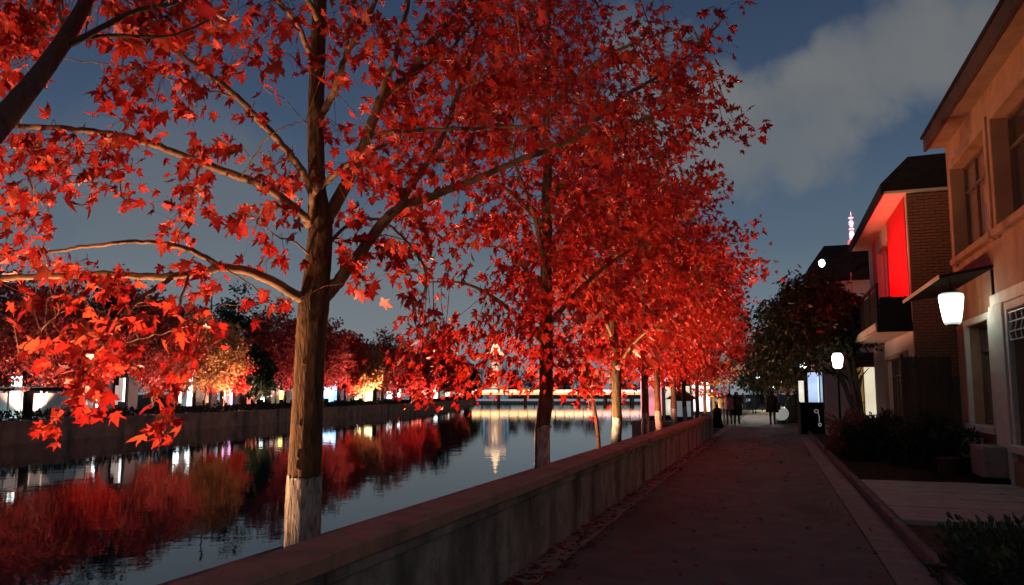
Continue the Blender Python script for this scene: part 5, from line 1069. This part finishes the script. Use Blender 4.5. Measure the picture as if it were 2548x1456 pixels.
# ================================================================== people
def skin_mat(name, cloth, skin, zc):
    m = bpy.data.materials.new(name); m.use_nodes = True; t = m.node_tree; b = t.nodes['Principled BSDF']; b.inputs['Roughness'].default_value = 0.9
    g_ = t.nodes.new('ShaderNodeTexCoord'); s_ = t.nodes.new('ShaderNodeSeparateXYZ'); t.links.new(g_.outputs['Object'], s_.inputs[0])
    c_ = t.nodes.new('ShaderNodeMath'); c_.operation = 'GREATER_THAN'; c_.inputs[1].default_value = zc; t.links.new(s_.outputs[2], c_.inputs[0])
    mx = t.nodes.new('ShaderNodeMix'); mx.data_type = 'RGBA'; mx.inputs['A'].default_value = (*cloth, 1); mx.inputs['B'].default_value = (*skin, 1)
    t.links.new(c_.outputs[0], mx.inputs['Factor']); t.links.new(mx.outputs['Result'], b.inputs['Base Color']); return m
def person(x, y, h, stride, label, cloth, coat=None, coat_len=0.8, coat_flare=1.0, face=0.0, bag=False, hood=False, arm=0.15, seed=0):
    s = h / 1.72; t_ = thing('person', (x, y, 0), label, 'person'); t_.rotation_euler = (0, 0, face)
    vs = {}; J = [('pel', (0, 0, 0.96), 0.135), ('abd', (0, 0.0, 1.12), 0.125), ('che', (0, 0.02, 1.32), 0.15), ('nek', (0, 0.03, 1.47), 0.055), ('hd0', (0, 0.05, 1.55), 0.075), ('hd1', (0, 0.06, 1.62), 0.095), ('hd2', (0, 0.05, 1.69), 0.07)]
    E_ = [('pel', 'abd'), ('abd', 'che'), ('che', 'nek'), ('nek', 'hd0'), ('hd0', 'hd1'), ('hd1', 'hd2')]
    for sg, n in ((-1, 'l'), (1, 'r')):
        st = stride * sg
        J += [('hip' + n, (0.10 * sg, 0, 0.90), 0.10), ('kne' + n, (0.10 * sg, st * 0.35 + 0.03, 0.50), 0.064), ('ank' + n, (0.10 * sg, st * 0.75 - 0.02, 0.085), 0.043), ('toe' + n, (0.11 * sg, st * 0.75 + 0.15, 0.035), 0.034)]
        E_ += [('pel', 'hip' + n), ('hip' + n, 'kne' + n), ('kne' + n, 'ank' + n), ('ank' + n, 'toe' + n)]
        J += [('sho' + n, (0.19 * sg, 0.02, 1.40), 0.066), ('elb' + n, (0.25 * sg, -st * 0.3 - 0.02, 1.12), 0.048), ('wri' + n, (0.25 * sg, -st * 0.5 + arm, 0.90), 0.034), ('pal' + n, (0.25 * sg, -st * 0.52 + arm + 0.02, 0.83), 0.032)]
        E_ += [('che', 'sho' + n), ('sho' + n, 'elb' + n), ('elb' + n, 'wri' + n), ('wri' + n, 'pal' + n)]
        for k, (dy, ln) in enumerate(((-0.03, 0.075), (-0.01, 0.088), (0.01, 0.09), (0.03, 0.078))):
            J += [('f%d%s' % (k, n), (0.245 * sg, -st * 0.52 + arm + 0.03 + dy, 0.83 - ln * 0.6), 0.009), ('g%d%s' % (k, n), (0.225 * sg, -st * 0.52 + arm + 0.04 + dy, 0.83 - ln), 0.008)]
            E_ += [('pal' + n, 'f%d%s' % (k, n)), ('f%d%s' % (k, n), 'g%d%s' % (k, n))]
        J += [('th' + n, (0.22 * sg, -st * 0.52 + arm + 0.075, 0.80), 0.009)]; E_ += [('pal' + n, 'th' + n)]
    ix = {j[0]: i for i, j in enumerate(J)}
    me = bpy.data.meshes.new('body'); me.from_pydata([tuple(c * s for c in j[1]) for j in J], [(ix[a], ix[b_]) for a, b_ in E_], [])
    o = link('body', me, skin_mat('person_cloth', cloth, (0.35, 0.22, 0.16), 1.47 * s), t_)
    sk = o.modifiers.new('Skin', 'SKIN'); sk.use_smooth_shade = True
    for i, j in enumerate(J): me.skin_vertices[0].data[i].radius = (j[2] * s, j[2] * s * (0.78 if j[0] in ('che', 'abd', 'pel') else 1)); me.skin_vertices[0].data[i].use_root = (i == 0)
    su = o.modifiers.new('Sub', 'SUBSURF'); su.levels = 1; su.render_levels = 1
    def part(name, prof, mat, c=(0, 0.01), n=18, sx=1.0, sy=0.72):
        mb = MB().lathe((0, 0, 0), [(r * s, z * s) for r, z in prof], n, sx, sy); mb.v = [(p[0] + c[0] * s, p[1] + c[1] * s + 0.02 * math.sin(p[2] * 7 + p[0] * 9) * s, p[2]) for p in mb.v]
        me_ = bpy.data.meshes.new(name); me_.from_pydata(mb.v, [], mb.f); return link(name, me_, mat, t_, True)
    hair = principled('hair', (0.012, 0.010, 0.009), 0.7)
    part('hair' if not hood else 'hood', [(0.04, 1.50), (0.088, 1.53), (0.112, 1.60), (0.112, 1.66), (0.085, 1.72), (0.03, 1.745)], hair if not hood else principled('hood_cloth', coat or cloth, 0.9), (0, 0.035), 16, 1.0, 1.05)
    if coat:
        cm_ = principled('coat_cloth', coat, 0.95, 0.1, var=0.3, bump=0.4, bscale=20); z0 = 1.45 - coat_len
        cf = coat_flare
        part('coat', [(0.27 * cf, z0), (0.28 * cf, z0 + 0.05), (0.27 + 0.06 * (cf - 1), z0 + coat_len * 0.35), (0.265, 1.12), (0.275, 1.28), (0.265, 1.38), (0.19, 1.46), (0.08, 1.52)], cm_)
    if bag:
        bm_ = principled('bag_cloth', (0.02, 0.018, 0.018), 0.8)
        b0_ = link('bag', MB().box((0.2 * s, -0.12 * s, 0.78 * s), (0.40 * s, 0.14 * s, 1.18 * s)).build('bag', bm_).data, bm_, t_)
        for oo in [q for q in bpy.data.objects if q.data == b0_.data and q is not b0_]: bpy.data.objects.remove(oo)
    return t_
DK = (0.012, 0.012, 0.014)
person(-2.15, 42.1, 1.66, 0.12, 'person in pale pink top and dark trousers walking beside the dark coated one', (0.03, 0.028, 0.03), coat=(0.42, 0.24, 0.21), coat_len=0.62, seed=1)
person(-1.78, 42.3, 1.70, 0.30, 'person in long black hooded coat walking beside the pink topped one', DK, coat=DK, coat_len=0.95, hood=True)
person(0.0, 42.3, 1.74, 0.16, 'lone person in black with a bag on the shoulder walking beside the globe lamp', DK, coat=DK, coat_len=0.80, coat_flare=1.15, bag=True)
person(-1.35, 64, 1.68, 0.18, 'person in long dark coat further ahead in the middle of the path', DK, coat=DK, coat_len=0.98, coat_flare=1.1)
person(-0.75, 74, 1.70, 0.2, 'person in black jacket ahead to the house side of the long coated one', DK, coat=DK, coat_len=0.7, coat_flare=1.25)
person(-2.7, 80, 1.70, 0.2, 'person in dark jacket far ahead on the river side of the path', DK, coat=DK, coat_len=0.7)
person(-2.42, 36.8, 1.12, 0.05, 'child in a wide black cape standing by the end of the parapet wall', DK, coat=DK, coat_len=1.35, coat_flare=1.55, hood=True)
person(-3.0, 50.5, 1.66, 0.2, 'person in grey jacket far behind the pink topped walker', (0.03, 0.03, 0.035), coat=(0.10, 0.07, 0.06), coat_len=0.65)
